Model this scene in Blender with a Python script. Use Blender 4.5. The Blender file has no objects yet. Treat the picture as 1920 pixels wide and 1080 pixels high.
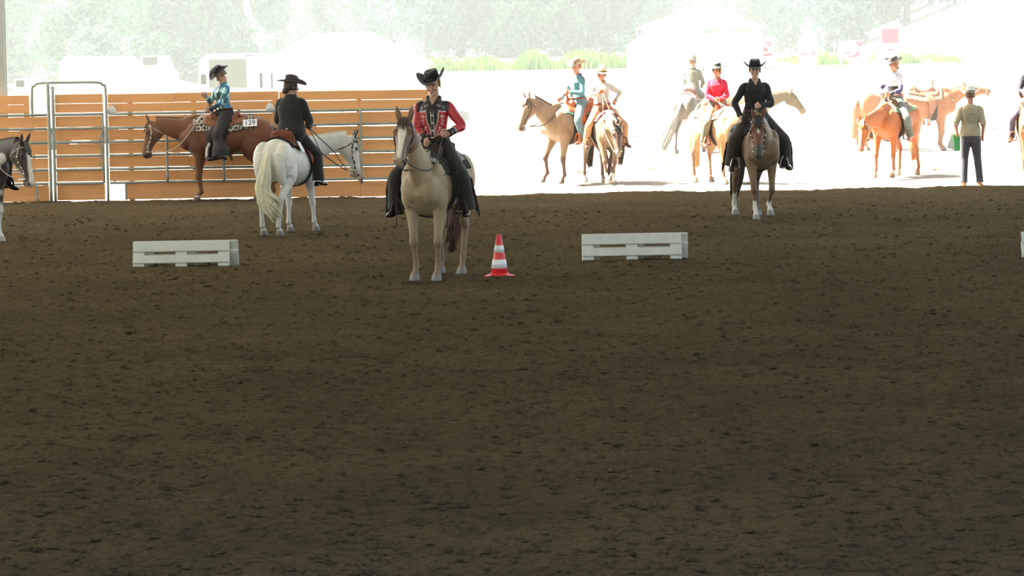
import bpy, math, random
import numpy as np
from mathutils import Vector, Matrix

SC = bpy.context.scene
COL = SC.collection
PI = math.pi

# ------------------------------------------------------------------ camera
CAM_H, FPX, HORIZON, ROLL = 2.67, 6000.0, 90.0, 0.0165
PITCH = math.atan((540.0 - HORIZON) / FPX)
cam_d = bpy.data.cameras.new('camera')
cam = bpy.data.objects.new('camera', cam_d)
COL.objects.link(cam)
cam_d.sensor_width = 36.0
cam_d.lens = FPX / 1920.0 * 36.0
cam_d.clip_start, cam_d.clip_end = 0.5, 2000.0
CAM_M = (Matrix.Translation((0, 0, CAM_H)) @ Matrix.Rotation(PI / 2 - PITCH, 4, 'X') @ Matrix.Rotation(-ROLL, 4, 'Z'))
cam.matrix_world = CAM_M
SC.camera = cam

# ------------------------------------------------------------------ light
world = bpy.data.worlds.new('sky')
SC.world = world
world.use_nodes = True
wn = world.node_tree.nodes
wn.clear()
w_out = wn.new('ShaderNodeOutputWorld')
w_bg = wn.new('ShaderNodeBackground')
w_sky = wn.new('ShaderNodeTexSky')
w_sky.sky_type = 'NISHITA'
w_sky.sun_disc = False
w_sky.sun_elevation = math.radians(54)
w_sky.sun_rotation = math.radians(-72)
w_sky.dust_density = 3.0
w_bg.inputs['Strength'].default_value = 0.30
w_mul = wn.new('ShaderNodeMix')          # dusty summer air: the sky is paler and warmer than a clear one
w_mul.data_type = 'RGBA'
w_mul.blend_type = 'MULTIPLY'
w_mul.inputs['Factor'].default_value = 1.0
w_mul.inputs[7].default_value = (1.0, 0.97, 0.84, 1)
world.node_tree.links.new(w_sky.outputs['Color'], w_mul.inputs[6])
world.node_tree.links.new(w_mul.outputs[2], w_bg.inputs['Color'])
world.node_tree.links.new(w_bg.outputs['Background'], w_out.inputs['Surface'])

sun_d = bpy.data.lights.new('sun', 'SUN')
sun_d.energy = 24.0
sun_d.angle = math.radians(0.6)
sun_d.color = (1.0, 0.96, 0.88)
sun = bpy.data.objects.new('sun', sun_d)
COL.objects.link(sun)
SUN_DIR = Vector((-0.56, 0.13, 0.80)).normalized()      # towards the sun: left of the hall, a little behind the riders
sun.rotation_euler = SUN_DIR.to_track_quat('Z', 'Y').to_euler()
sun.location = (0, 30, 30)

SC.view_settings.view_transform = 'Standard'
SC.view_settings.look = 'None'
SC.view_settings.gamma = 1.0
SC.view_settings.use_curve_mapping = False
SC.view_settings.exposure = 0.78
SC.cycles.max_bounces = 8
SC.cycles.diffuse_bounces = 5
SC.cycles.volume_bounces = 1
SC.cycles.use_denoising = True

# ------------------------------------------------------------------ helpers
def V(*a):
    return np.array(a if len(a) > 1 else a[0], float)

def nrm(v):
    v = np.asarray(v, float)
    return v / max(np.linalg.norm(v), 1e-9)

def ray(px, py):
    d = Vector(((px - 960.0) / FPX, (540.0 - py) / FPX, -1.0))
    return (CAM_M.to_3x3() @ d)

def on_ground(px, py, z=0.0):
    d = ray(px, py)
    t = (z - CAM_H) / d.z
    return Vector((0, 0, CAM_H)) + d * t

def at_depth(px, py, y):
    d = ray(px, py)
    return Vector((0, 0, CAM_H)) + d * (y / d.y)

def rot_z(a):
    c, s = math.cos(a), math.sin(a)
    return np.array(((c, -s, 0), (s, c, 0), (0, 0, 1.0)))

def rot_y(a):
    c, s = math.cos(a), math.sin(a)
    return np.array(((c, 0, s), (0, 1.0, 0), (-s, 0, c)))

def rot_x(a):
    c, s = math.cos(a), math.sin(a)
    return np.array(((1.0, 0, 0), (0, c, -s), (0, s, c)))

def catmull(P, sub=4):
    P = np.asarray(P, float)
    if len(P) < 3:
        t = np.linspace(0, 1, sub + 1)[:, None]
        return P[0] * (1 - t) + P[-1] * t
    Q = np.vstack((2 * P[0] - P[1], P, 2 * P[-1] - P[-2]))
    out = []
    for i in range(1, len(Q) - 2):
        a, b, c, d = Q[i - 1], Q[i], Q[i + 1], Q[i + 2]
        for k in range(sub):
            t = k / sub
            out.append(0.5 * (2 * b + (c - a) * t + (2 * a - 5 * b + 4 * c - d) * t * t + (3 * b - a - 3 * c + d) * t ** 3))
    out.append(P[-1])
    return np.array(out)

class MB:
    """collects closed lofts, ellipsoids and boxes into one mesh"""
    def __init__(self):
        self.v, self.f, self.n = [], [], 0
        self.mi = []
    def add(self, verts, faces, mi=0):
        verts = np.asarray(verts, float).reshape(-1, 3)
        self.v.append(verts)
        n = self.n
        self.f += [tuple(i + n for i in f) for f in faces]
        self.mi += [mi] * len(faces)
        self.n += len(verts)
        return self
    def rings(self, R, caps=True, mi=0):
        R = np.asarray(R, float)
        m, k = R.shape[:2]
        F = []
        for i in range(m - 1):
            for j in range(k):
                j2 = (j + 1) % k
                F.append((i * k + j, i * k + j2, (i + 1) * k + j2, (i + 1) * k + j))
        vs = R.reshape(-1, 3)
        if caps:
            vs = np.vstack((vs, R[0].mean(0), R[-1].mean(0)))
            c0, c1 = m * k, m * k + 1
            for j in range(k):
                j2 = (j + 1) % k
                F.append((c0, j2, j))
                F.append((c1, (m - 1) * k + j, (m - 1) * k + j2))
        return self.add(vs, F, mi)
    def tube(self, P, A, B=None, lat=(0, 1, 0), seg=12, sub=4, caps=True, mi=0):
        """loft along P; A = half-width along lat, B = half-width along the other axis"""
        P = np.asarray(P, float)
        n = len(P)
        A = np.full(n, A) if np.isscalar(A) else np.asarray(A, float)
        B = A if B is None else (np.full(n, B) if np.isscalar(B) else np.asarray(B, float))
        D = catmull(np.hstack((P, A[:, None], B[:, None])), sub) if sub > 1 else np.hstack((P, A[:, None], B[:, None]))
        Q, A, B = D[:, :3], np.maximum(D[:, 3], 1e-4), np.maximum(D[:, 4], 1e-4)
        T = np.gradient(Q, axis=0)
        T /= np.maximum(np.linalg.norm(T, axis=1), 1e-9)[:, None]
        lat = np.asarray(lat, float)
        L = lat[None, :] - (T @ lat)[:, None] * T
        bad = np.linalg.norm(L, axis=1) < 0.15
        if bad.any():
            alt = np.array((1.0, 0, 0)) if abs(lat[0]) < 0.9 else np.array((0, 0, 1.0))
            L2 = alt[None, :] - (T @ alt)[:, None] * T
            L[bad] = L2[bad]
        L /= np.linalg.norm(L, axis=1)[:, None]
        N = np.cross(T, L)
        th = np.linspace(0, 2 * PI, seg, endpoint=False)
        R = Q[:, None, :] + np.cos(th)[None, :, None] * A[:, None, None] * L[:, None, :] + np.sin(th)[None, :, None] * B[:, None, None] * N[:, None, :]
        return self.rings(R, caps, mi)
    def ellipsoid(self, c, r, R=None, nu=14, nv=9, mi=0):
        c = np.asarray(c, float)
        r = np.full(3, r) if np.isscalar(r) else np.asarray(r, float)
        ph = np.linspace(0.02, PI - 0.02, nv)
        th = np.linspace(0, 2 * PI, nu, endpoint=False)
        X = np.sin(ph)[:, None] * np.cos(th)[None, :] * r[0]
        Y = np.sin(ph)[:, None] * np.sin(th)[None, :] * r[1]
        Z = np.cos(ph)[:, None] * np.ones(nu)[None, :] * r[2]
        p = np.stack((X, Y, Z), -1)
        if R is not None:
            p = p @ np.asarray(R).T
        return self.rings(p + c, True, mi)
    def box(self, lo, hi, M=None, mi=0, bev=0.0):
        lo, hi = np.asarray(lo, float), np.asarray(hi, float)
        if bev > 0:
            b = min(bev, 0.45 * float((hi - lo).min()))
            R = []
            for z, i in ((lo[2], b), (lo[2] + b, 0), (hi[2] - b, 0), (hi[2], b)):
                x0, x1, y0, y1 = lo[0] + i, hi[0] - i, lo[1] + i, hi[1] - i
                c = b if i == 0 else b * 0.4
                R.append([(x0 + c, y0, z), (x1 - c, y0, z), (x1, y0 + c, z), (x1, y1 - c, z), (x1 - c, y1, z), (x0 + c, y1, z), (x0, y1 - c, z), (x0, y0 + c, z)])
            R = np.array(R)
            if M is not None:
                R = R @ np.asarray(M)[:3, :3].T + np.asarray(M)[:3, 3]
            m, k = 4, 8
            F = [(i * k + j, i * k + (j + 1) % k, (i + 1) * k + (j + 1) % k, (i + 1) * k + j) for i in range(3) for j in range(8)]
            F.append(tuple(range(7, -1, -1)))
            F.append(tuple(range(24, 32)))
            return self.add(R.reshape(-1, 3), F, mi)
        v = np.array([(x, y, z) for z in (lo[2], hi[2]) for y in (lo[1], hi[1]) for x in (lo[0], hi[0])])
        if M is not None:
            v = v @ np.asarray(M)[:3, :3].T + np.asarray(M)[:3, 3]
        return self.add(v, [(0, 2, 3, 1), (4, 5, 7, 6), (0, 1, 5, 4), (2, 6, 7, 3), (0, 4, 6, 2), (1, 3, 7, 5)], mi)
    def sheet(self, G, th, mi=0):
        """a grid of points (m,k,3) with its own thickness th along the grid normal"""
        G = np.asarray(G, float)
        m, k = G.shape[:2]
        du, dv = np.gradient(G, axis=0), np.gradient(G, axis=1)
        N = np.cross(du, dv)
        N /= np.maximum(np.linalg.norm(N, axis=2), 1e-9)[..., None]
        H = G + N * th
        F = []
        o = m * k
        for i in range(m - 1):
            for j in range(k - 1):
                a, b, c, d = i * k + j, i * k + j + 1, (i + 1) * k + j + 1, (i + 1) * k + j
                F.append((a, d, c, b) )
                F.append((o + a, o + b, o + c, o + d))
        for i in range(m - 1):
            F.append((i * k, i * k + o, (i + 1) * k + o, (i + 1) * k))
            F.append((i * k + k - 1, (i + 1) * k + k - 1, (i + 1) * k + k - 1 + o, i * k + k - 1 + o))
        for j in range(k - 1):
            F.append((j, j + 1, j + 1 + o, j + o))
            e = (m - 1) * k
            F.append((e + j, e + j + o, e + j + 1 + o, e + j + 1))
        return self.add(np.vstack((G.reshape(-1, 3), H.reshape(-1, 3))), F, mi)
    def mesh(self, name, smooth=True):
        me = bpy.data.meshes.new(name)
        vs = np.vstack(self.v)
        me.from_pydata(vs.tolist(), [], self.f)
        if smooth:
            me.polygons.foreach_set('use_smooth', np.ones(len(me.polygons), bool))
        return me

def remesh(me, voxel):
    o = bpy.data.objects.new('tmp', me)
    COL.objects.link(o)
    md = o.modifiers.new('r', 'REMESH')
    md.mode = 'VOXEL'
    md.voxel_size = voxel
    md.use_smooth_shade = True
    dg = bpy.context.evaluated_depsgraph_get()
    out = bpy.data.meshes.new_from_object(o.evaluated_get(dg))
    bpy.data.objects.remove(o)
    bpy.data.meshes.remove(me)
    return out

def relax(me, it):
    n = len(me.vertices)
    v = np.empty(n * 3)
    me.vertices.foreach_get('co', v)
    v = v.reshape(-1, 3)
    e = np.empty(len(me.edges) * 2, np.int64)
    me.edges.foreach_get('vertices', e)
    e = e.reshape(-1, 2)
    deg = np.maximum(np.bincount(e.ravel(), minlength=n), 1)[:, None]
    for k in range(it):
        for w in (0.55, -0.50):
            s = np.empty_like(v)
            for a in range(3):
                s[:, a] = np.bincount(e[:, 0], v[e[:, 1], a], n) + np.bincount(e[:, 1], v[e[:, 0], a], n)
            v = v + w * (s / deg - v)
    me.vertices.foreach_set('co', v.ravel())
    me.update()
    return v

def vcol(me, c):
    c = np.asarray(c, np.float32)
    if c.shape[1] == 3:
        c = np.hstack((c, np.ones((len(c), 1), np.float32)))
    at = me.color_attributes.new('Col', 'FLOAT_COLOR', 'POINT')
    at.data.foreach_set('color', c.ravel())

def link(name, me, mat=None, parent=None, M=None):
    o = bpy.data.objects.new(name, me)
    COL.objects.link(o)
    if me is not None and mat is not None:
        for m in (mat if isinstance(mat, (list, tuple)) else [mat]):
            me.materials.append(m)
    if parent is not None:
        o.parent = parent
    if M is not None:
        o.matrix_world = M
    return o

def build(mb, name, mat, parent=None, M=None, smooth=True, voxel=None, it=0, cf=None):
    me = mb.mesh(name, smooth)
    if voxel:
        me = remesh(me, voxel)
        me.name = name
        v = relax(me, it)
    elif cf is not None:
        v = np.vstack(mb.v)
    if cf is not None:
        vcol(me, cf(v))
    if not voxel and any(mb.mi):
        me.polygons.foreach_set('material_index', np.array(mb.mi, np.int32))
    return link(name, me, mat, parent, M)

def tag(o, label=None, cat=None, group=None, kind=None):
    if label: o['label'] = label
    if cat: o['category'] = cat
    if group: o['group'] = group
    if kind: o['kind'] = kind
    return o

def empty(name, label, cat, M=None, group=None):
    o = bpy.data.objects.new(name, None)
    COL.objects.link(o)
    o.empty_display_size = 0.2
    if M is not None:
        o.matrix_world = M
    return tag(o, label, cat, group)

def hash3(p, s=0.0):
    q = np.sin(p @ np.array((12.9898, 78.233, 37.719)) + s) * 43758.5453
    return q - np.floor(q)

def vnoise(p, scale, seed=0.0):
    q = p * scale
    i = np.floor(q)
    f = q - i
    f = f * f * (3 - 2 * f)
    r = 0
    for dx in (0, 1):
        for dy in (0, 1):
            for dz in (0, 1):
                w = (f[:, 0] if dx else 1 - f[:, 0]) * (f[:, 1] if dy else 1 - f[:, 1]) * (f[:, 2] if dz else 1 - f[:, 2])
                r = r + w * hash3(i + np.array((dx, dy, dz)), seed)
    return r

def sstep(a, b, x):
    t = np.clip((x - a) / (b - a), 0, 1)
    return t * t * (3 - 2 * t)

def mixc(c, d, w):
    return c * (1 - w[:, None]) + np.asarray(d, float)[None, :] * w[:, None]

# ------------------------------------------------------------------ materials
MATS = {}
def mat(name, col=(0.5, 0.5, 0.5), rough=0.7, metal=0.0, noise=0.0, nscale=20.0, bump=0.0, bscale=60.0, use_vcol=False, sheen=0.0, spec=0.3, stretch=None, coat=0.0, trans=0.0):
    if name in MATS:
        return MATS[name]
    m = bpy.data.materials.new(name)
    m.use_nodes = True
    nt = m.node_tree
    b = nt.nodes['Principled BSDF']
    b.inputs['Base Color'].default_value = (*col, 1)
    b.inputs['Roughness'].default_value = rough
    b.inputs['Metallic'].default_value = metal
    b.inputs['Specular IOR Level'].default_value = spec
    b.inputs['Sheen Weight'].default_value = sheen
    b.inputs['Coat Weight'].default_value = coat
    src = None
    if use_vcol:
        a = nt.nodes.new('ShaderNodeVertexColor')
        a.layer_name = 'Col'
        src = a.outputs['Color']
    tc = None
    def coord():
        nonlocal tc
        if tc is None:
            t = nt.nodes.new('ShaderNodeTexCoord')
            tc = t.outputs['Object']
            if stretch:
                mp = nt.nodes.new('ShaderNodeMapping')
                mp.inputs['Scale'].default_value = stretch
                nt.links.new(tc, mp.inputs['Vector'])
                tc = mp.outputs['Vector']
        return tc
    if noise > 0:
        n = nt.nodes.new('ShaderNodeTexNoise')
        n.inputs['Scale'].default_value = nscale
        n.inputs['Detail'].default_value = 4
        nt.links.new(coord(), n.inputs['Vector'])
        mr = nt.nodes.new('ShaderNodeMapRange')
        mr.inputs['From Min'].default_value = 0.25
        mr.inputs['From Max'].default_value = 0.75
        mr.inputs['To Min'].default_value = 1 - noise
        mr.inputs['To Max'].default_value = 1 + noise
        nt.links.new(n.outputs['Fac'], mr.inputs['Value'])
        mx = nt.nodes.new('ShaderNodeMix')
        mx.data_type = 'RGBA'
        mx.blend_type = 'MULTIPLY'
        mx.inputs['Factor'].default_value = 1.0
        if src is not None:
            nt.links.new(src, mx.inputs[6])
        else:
            mx.inputs[6].default_value = (*col, 1)
        nt.links.new(mr.outputs['Result'], mx.inputs[7])
        src = mx.outputs[2]
    if src is not None:
        nt.links.new(src, b.inputs['Base Color'])
    if bump > 0:
        n = nt.nodes.new('ShaderNodeTexNoise')
        n.inputs['Scale'].default_value = bscale
        n.inputs['Detail'].default_value = 5
        nt.links.new(coord(), n.inputs['Vector'])
        bp = nt.nodes.new('ShaderNodeBump')
        bp.inputs['Strength'].default_value = bump
        bp.inputs['Distance'].default_value = 0.02
        nt.links.new(n.outputs['Fac'], bp.inputs['Height'])
        nt.links.new(bp.outputs['Normal'], b.inputs['Normal'])
    if trans > 0:
        tr = nt.nodes.new('ShaderNodeBsdfTranslucent')
        tr.inputs['Color'].default_value = (*col, 1)
        ms = nt.nodes.new('ShaderNodeMixShader')
        ms.inputs[0].default_value = trans
        nt.links.new(b.outputs[0], ms.inputs[1])
        nt.links.new(tr.outputs[0], ms.inputs[2])
        nt.links.new(ms.outputs[0], nt.nodes['Material Output'].inputs['Surface'])
    MATS[name] = m
    return m

def coat_mat(): return mat('horse_coat', rough=0.55, use_vcol=True, noise=0.10, nscale=9.0, bump=0.15, bscale=140.0, sheen=0.15)
def skin_mat(): return mat('skin', rough=0.55, use_vcol=True, spec=0.35)
def cloth_mat(): return mat('cloth', rough=0.8, use_vcol=True, noise=0.06, nscale=40.0, bump=0.35, bscale=28.0, sheen=0.2)
def satin_mat(): return mat('satin', rough=0.35, use_vcol=True, noise=0.06, nscale=40.0, bump=0.35, bscale=28.0, spec=0.6)
def leather(col, nm): return mat('leather_' + nm, col, rough=0.45, noise=0.15, nscale=30, bump=0.2, bscale=90, spec=0.4)
# ------------------------------------------------------------------ horse
TORSO = np.array([  # x, z top, z bottom, half-width
    (-0.82, 1.20, 1.08, 0.06), (-0.785, 1.28, 1.00, 0.15), (-0.70, 1.37, 0.90, 0.235), (-0.60, 1.435, 0.83, 0.285), (-0.45, 1.475, 0.84, 0.300),
    (-0.28, 1.465, 0.86, 0.290), (-0.08, 1.425, 0.80, 0.300), (0.12, 1.405, 0.755, 0.310), (0.30, 1.43, 0.735, 0.292),
    (0.44, 1.48, 0.75, 0.262), (0.56, 1.44, 0.80, 0.245), (0.68, 1.34, 0.86, 0.230), (0.78, 1.24, 0.93, 0.185), (0.84, 1.14, 1.00, 0.09)])
HEADR = np.array([  # u, v top, v bottom, half-width
    (-0.05, 0.020, -0.10, 0.050), (0.0, 0.050, -0.165, 0.082), (0.09, 0.066, -0.235, 0.098), (0.17, 0.072, -0.250, 0.106),
    (0.25, 0.064, -0.205, 0.090), (0.34, 0.054, -0.150, 0.068), (0.43, 0.048, -0.122, 0.058), (0.51, 0.046, -0.118, 0.061),
    (0.57, 0.034, -0.112, 0.058), (0.605, 0.008, -0.095, 0.046), (0.62, -0.03, -0.07, 0.022)])

def torso_pt(x, phi, off=0.0):
    zt, zb, hw = (np.interp(x, TORSO[:, 0], TORSO[:, i]) for i in (1, 2, 3))
    zc, h = (zt + zb) / 2, (zt - zb) / 2
    c, s = np.cos(phi), np.sin(phi)
    w = hw * (1 - 0.10 * c * np.abs(c))
    return np.stack((x + 0 * phi, (w + off) * s, zc + (h + off) * c), -1)

def ik2(a, b, l1, l2, hint):
    a, b, hint = V(a), V(b), V(hint)
    d = b - a
    L = np.linalg.norm(d)
    if L > (l1 + l2) * 0.998:
        k = L / ((l1 + l2) * 0.998)
        l1, l2 = l1 * k, l2 * k
    u = d / L
    x = (l1 * l1 - l2 * l2 + L * L) / (2 * L)
    h = math.sqrt(max(l1 * l1 - x * x, 0))
    n = hint - (hint @ u) * u
    return a + u * x + nrm(n) * h

class Horse:
    """every shape in horse axes: x forward, y left, z up, feet on z = 0"""
    def __init__(self, M, neck=35, nyaw=0, hpitch=65, hyaw=0, legs=None, coat=None, voxel=0.016, neck_len=0.74):
        self.M, self.coat, self.voxel = M, coat, voxel
        self.legs = dict(fl=(0, 0), fr=(0, 0), hl=(0, 0), hr=(0, 0))
        self.legs.update(legs or {})
        al, ps = math.radians(neck), math.radians(nyaw)
        def dr(a, p):
            return V(math.cos(a) * math.cos(p), math.cos(a) * math.sin(p), math.sin(a))
        b0, b1 = V(0.44, 0, 1.20), V(0.62, 0, 1.22)
        p1 = b1 + dr(al * 0.85, ps * 0.35) * neck_len * 0.36
        p2 = p1 + dr(al * 1.10, ps * 0.8) * neck_len * 0.34
        p3 = p2 + dr(al * 1.05 - 0.05, ps) * neck_len * 0.30
        self.neck = np.array((b0, b1, p1, p2, p3))
        self.neck_b = np.array((0.265, 0.250, 0.195, 0.150, 0.118))
        self.neck_a = np.array((0.17, 0.150, 0.105, 0.082, 0.072))
        hp, hy = math.radians(hpitch), ps + math.radians(hyaw)
        u = V(math.cos(hp) * math.cos(hy), math.cos(hp) * math.sin(hy), -math.sin(hp))
        w = V(-math.sin(hy), math.cos(hy), 0)
        v = np.cross(u, w)
        if v[2] < 0 and hpitch < 88: v = -v
        if hpitch >= 88 and v @ V(math.cos(hy), math.sin(hy), 0) < 0: v = -v
        self.hu, self.hv, self.hw = u, v, w
        self.poll = p3 + 0.075 * v + 0.0 * u
    def hp(self, u, v, w):
        return self.poll + u * self.hu + v * self.hv + w * self.hw
    def head_pt(self, u, phi, off=0.0):
        vt, vb, hw = (np.interp(u, HEADR[:, 0], HEADR[:, i]) for i in (1, 2, 3))
        return self.hp(u, (vt + vb) / 2 + ((vt - vb) / 2 + off) * math.cos(phi), (hw + off) * math.sin(phi))
    def neck_pt(self, t, phi, off=0.0):
        D = np.hstack((self.neck, self.neck_a[:, None], self.neck_b[:, None]))
        D = catmull(D, 8)
        s = np.clip(t, 0, 1) * (len(D) - 1)
        i = int(min(s, len(D) - 2))
        f = s - i
        d = D[i] * (1 - f) + D[i + 1] * f
        T = nrm(D[i + 1][:3] - D[i][:3])
        L = nrm(np.cross((0, 0, 1), T))
        N = np.cross(T, L)
        return d[:3] + L * (d[3] + off) * math.sin(phi) + N * (d[4] + off) * math.cos(phi)
    def body(self, label, name='horse'):
        mb = MB()
        th = np.linspace(0, 2 * PI, 24, endpoint=False)
        D = catmull(TORSO, 3)
        mb.rings(np.array([np.stack((np.full(24, x), hw * (1 - 0.10 * np.cos(th) * np.abs(np.cos(th))) * np.sin(th), (a + b) / 2 + (a - b) / 2 * np.cos(th)), -1) for x, a, b, hw in D]))
        nl = nrm(np.cross((0, 0, 1), self.neck[-1] - self.neck[0]))
        mb.tube(self.neck, self.neck_a, self.neck_b, lat=nl, seg=20)
        mb.tube([(0.12, 0, 1.385), (0.30, 0, 1.415), (0.45, 0, 1.465), (0.60, 0, 1.44), (0.74, 0, 1.38)], [.05, .07, .07, .08, .07], [.05, .06, .055, .08, .09])
        for s in (1, -1):       # breast, shoulder and rump muscles
            mb.ellipsoid((0.72, 0.105 * s, 1.07), (0.135, 0.125, 0.17))
            mb.ellipsoid((0.52, 0.165 * s, 1.12), (0.17, 0.105, 0.26), rot_y(0.45))
            mb.ellipsoid((-0.56, 0.165 * s, 1.16), (0.24, 0.15, 0.28), rot_y(0.2))
            mb.ellipsoid((-0.40, 0.21 * s, 0.99), (0.14, 0.085, 0.19), rot_y(-0.5))
        # head
        D = catmull(HEADR, 3)
        R = []
        for u, a, b, hw in D:
            c, sn = np.cos(th), np.sin(th)
            w = hw * np.sign(sn) * np.abs(sn) ** 0.85
            w = np.where(c < 0, w * (1 - 0.35 * np.abs(c)), w)
            R.append(self.poll + u * self.hu + ((a + b) / 2 + (a - b) / 2 * c)[:, None] * self.hv + w[:, None] * self.hw)
        mb.rings(np.array(R))
        for s in (1, -1):
            mb.ellipsoid(self.hp(0.14, -0.12, 0.062 * s), (0.085, 0.085, 0.04), np.stack((self.hu, self.hv, self.hw), 1))
            mb.ellipsoid(self.hp(0.165, 0.030, 0.086 * s), (0.045, 0.026, 0.026), np.stack((self.hu, self.hv, self.hw), 1))
            mb.ellipsoid(self.hp(0.555, -0.02, 0.046 * s), (0.034, 0.026, 0.020), np.stack((self.hu, self.hv, self.hw), 1))
            ax = nrm(-0.62 * self.hu + 0.60 * self.hv + 0.30 * s * self.hw + V(0, 0, 0.35))
            e0 = self.hp(-0.005, 0.03, 0.055 * s)
            mb.tube([e0 - ax * 0.02, e0 + ax * 0.05, e0 + ax * 0.11, e0 + ax * 0.175], [.026, .038, .032, .004], [.022, .022, .017, .004], lat=self.hw, seg=10, sub=3)
        mb.ellipsoid(self.hp(0.545, -0.115, 0), (0.05, 0.03, 0.035), np.stack((self.hu, self.hv, self.hw), 1))
        # legs
        self.feet = {}
        for s in (1, -1):
            mb.tube([(-0.70, .15 * s, 1.25), (-0.745, .155 * s, 1.08), (-0.70, .165 * s, 0.92), (-0.62, .17 * s, 0.80)], [.10, .095, .075, .05], [.10, .085, .085, .06], seg=12)
        for k, (dx, lift) in {k: v[:2] for k, v in self.legs.items()}.items():
            s = 1 if k[1] == 'l' else -1
            dy = self.legs[k][2] if len(self.legs[k]) > 2 else 0.0
            ln = nrm((0, 1, 0))
            bend = 0.5 if lift > 0.02 else 0.0
            if k[0] == 'f':
                e = V(0.48 + 0.2 * dx, 0.165 * s, 0.86)
                hoof = V(0.54 + dx, 0.135 * s + dy, lift)
                fet = hoof + V(-0.075 - 0.08 * bend, 0, 0.165 + 0.02 * bend)
                kn = ik2(e, fet, 0.41, 0.29, (1, 0, 0.0))
                mb.tube([(0.60, .17 * s, 1.12), (0.53, .175 * s, 0.98), e, e * .62 + kn * .38, e * .22 + kn * .78, kn, kn * .8 + fet * .2, kn * .35 + fet * .65, fet],
                        [.075, .10, .088, .066, .049, .051, .037, .030, .037], [.12, .15, .125, .083, .058, .058, .043, .036, .044], seg=14)
                mb.ellipsoid(kn + V(0.008, 0, -0.005), (0.056, 0.053, 0.07))
            else:
                st = V(-0.33 + 0.25 * dx, 0.19 * s, 0.93)
                hoof = V(-0.60 + dx, 0.15 * s + dy, lift)
                fet = hoof + V(-0.065 - 0.08 * bend, 0, 0.165 + 0.02 * bend)
                hk = ik2(st, fet, 0.485, 0.415, (-1, 0, 0))
                mb.tube([(-0.50, .17 * s, 1.22), (-0.47, .185 * s, 1.08), (st + V(-0.48, .185 * s, 1.0)) / 2 + V(-0.02, 0, -0.04), st * .70 + hk * .30 + V(-.03, 0, 0), st * .28 + hk * .72, hk, hk * .75 + fet * .25, hk * .35 + fet * .65, fet],
                        [.10, .118, .118, .090, .058, .050, .038, .033, .039], [.22, .24, .215, .145, .080, .066, .050, .041, .047], seg=14)
                mb.tube([st * .35 + hk * .65 + V(-.05, 0, 0.02), hk + V(-0.052, 0, 0.03), hk + V(-0.03, 0, -0.07)], [.018, .026, .022], [.02, .03, .02], seg=8)
            cor = hoof + V(-0.012 - .03 * bend, 0, 0.085)
            mb.tube([fet + V(0.0, 0, 0.02), fet * .5 + cor * .5, cor], [.038, .031, .042], [.043, .034, .048], seg=12)
            mb.ellipsoid(fet, (0.046, 0.041, 0.046))
            t = V(-0.30 * bend, 0, -1)
            mb.rings(np.array([[c0 + V(r * 1.12 * math.cos(a), r * math.sin(a), 0) for a in np.linspace(0, 2 * PI, 16, endpoint=False)]
                               for c0, r in ((cor + V(0, 0, 0.012), .040), (cor, .048), (cor * .5 + hoof * .5 + V(.008, 0, 0.002), .056), (hoof + V(0.012, 0, 0.002), .064))]))
            self.feet[k] = (hoof, fet, kn if k[0] == 'f' else hk)
        o = build(mb, name, coat_mat(), None, self.M, voxel=self.voxel, it=6, cf=self.paint)
        tag(o, label, 'horse')
        self.ob = o
        eb = mat('horse_eye', (0.012, 0.008, 0.006), rough=0.12, spec=0.6)
        for s in (1, -1):
            m2 = MB().ellipsoid(self.hp(0.168, 0.026, 0.101 * s), 0.019, nu=10, nv=7)
            build(m2, 'eye', eb, o)
        return o
    def paint(self, p):
        c = self.coat
        n1, n2 = vnoise(p, 3.0, 1.3), vnoise(p, 11.0, 4.1)
        C = np.tile(np.asarray(c['base'], float), (len(p), 1))
        if 'low' in c:
            C = mixc(C, c['low'], sstep(1.25, 0.85, p[:, 2] + 0.15 * (n1 - .5)) * 0.8)
        C *= (0.90 + 0.20 * n1)[:, None]
        q = p - self.poll
        hu, hv, hw = q @ self.hu, q @ self.hv, q @ self.hw
        head = (hu > -0.28) & (hu < 0.75) & (np.abs(hv) < 0.32) & (np.abs(hw) < 0.17) & (p[:, 0] > 0.80)
        notleg = head | (p[:, 0] > 0.98) & (hu > -.3) & (np.linalg.norm(q, axis=1) < 0.8)
        if 'patch' in c:      # pinto patches
            pn = vnoise(p + c.get('pseed', 0), c.get('pscale', 2.1), 9.7) + 0.12 * (n2 - .5)
            C = mixc(C, c['patch'], sstep(0.49, 0.53, pn))
        if 'neckcol' in c:
            C = mixc(C, c['neckcol'], sstep(0.75, 1.0, p[:, 0]))
        # legs
        for k, (hoof, fet, kn) in self.feet.items():
            s = 1 if k[1] == 'l' else -1
            front = k[0] == 'f'
            leg = (p[:, 1] * s > -0.01) & ((p[:, 0] > 0.1) == front) & ~notleg
            lc = c.get('leg')
            kz = kn[2]
            if lc is not None:
                C = mixc(C, lc, sstep(kz + 0.16, kz - 0.02, p[:, 2] + 0.05 * (n2 - .5)) * leg * c.get('legw', 1.0))
            sock = c.get('socks', {}).get(k)
            if sock:
                C = mixc(C, (0.62, 0.58, 0.52), sstep(sock + 0.02, sock - 0.02, p[:, 2] - hoof[2] + 0.06 * (n2 - .5)) * leg)
            C = mixc(C, c.get('hoof', (0.16, 0.145, 0.125)), sstep(hoof[2] + 0.092, hoof[2] + 0.080, p[:, 2]) * leg)
        # head
        h = head.astype(float)
        if 'headcol' in c:
            C = mixc(C, c['headcol'], h * sstep(-0.18, 0.02, hu) )
        C = mixc(C, c.get('muzzle', (0.08, 0.06, 0.05)), h * sstep(c.get('mz', 0.44), c.get('mz', 0.44) + 0.12, hu + 0.02 * (n2 - .5)) * c.get('mzw', 0.9))
        bl = c.get('blaze')
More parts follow.
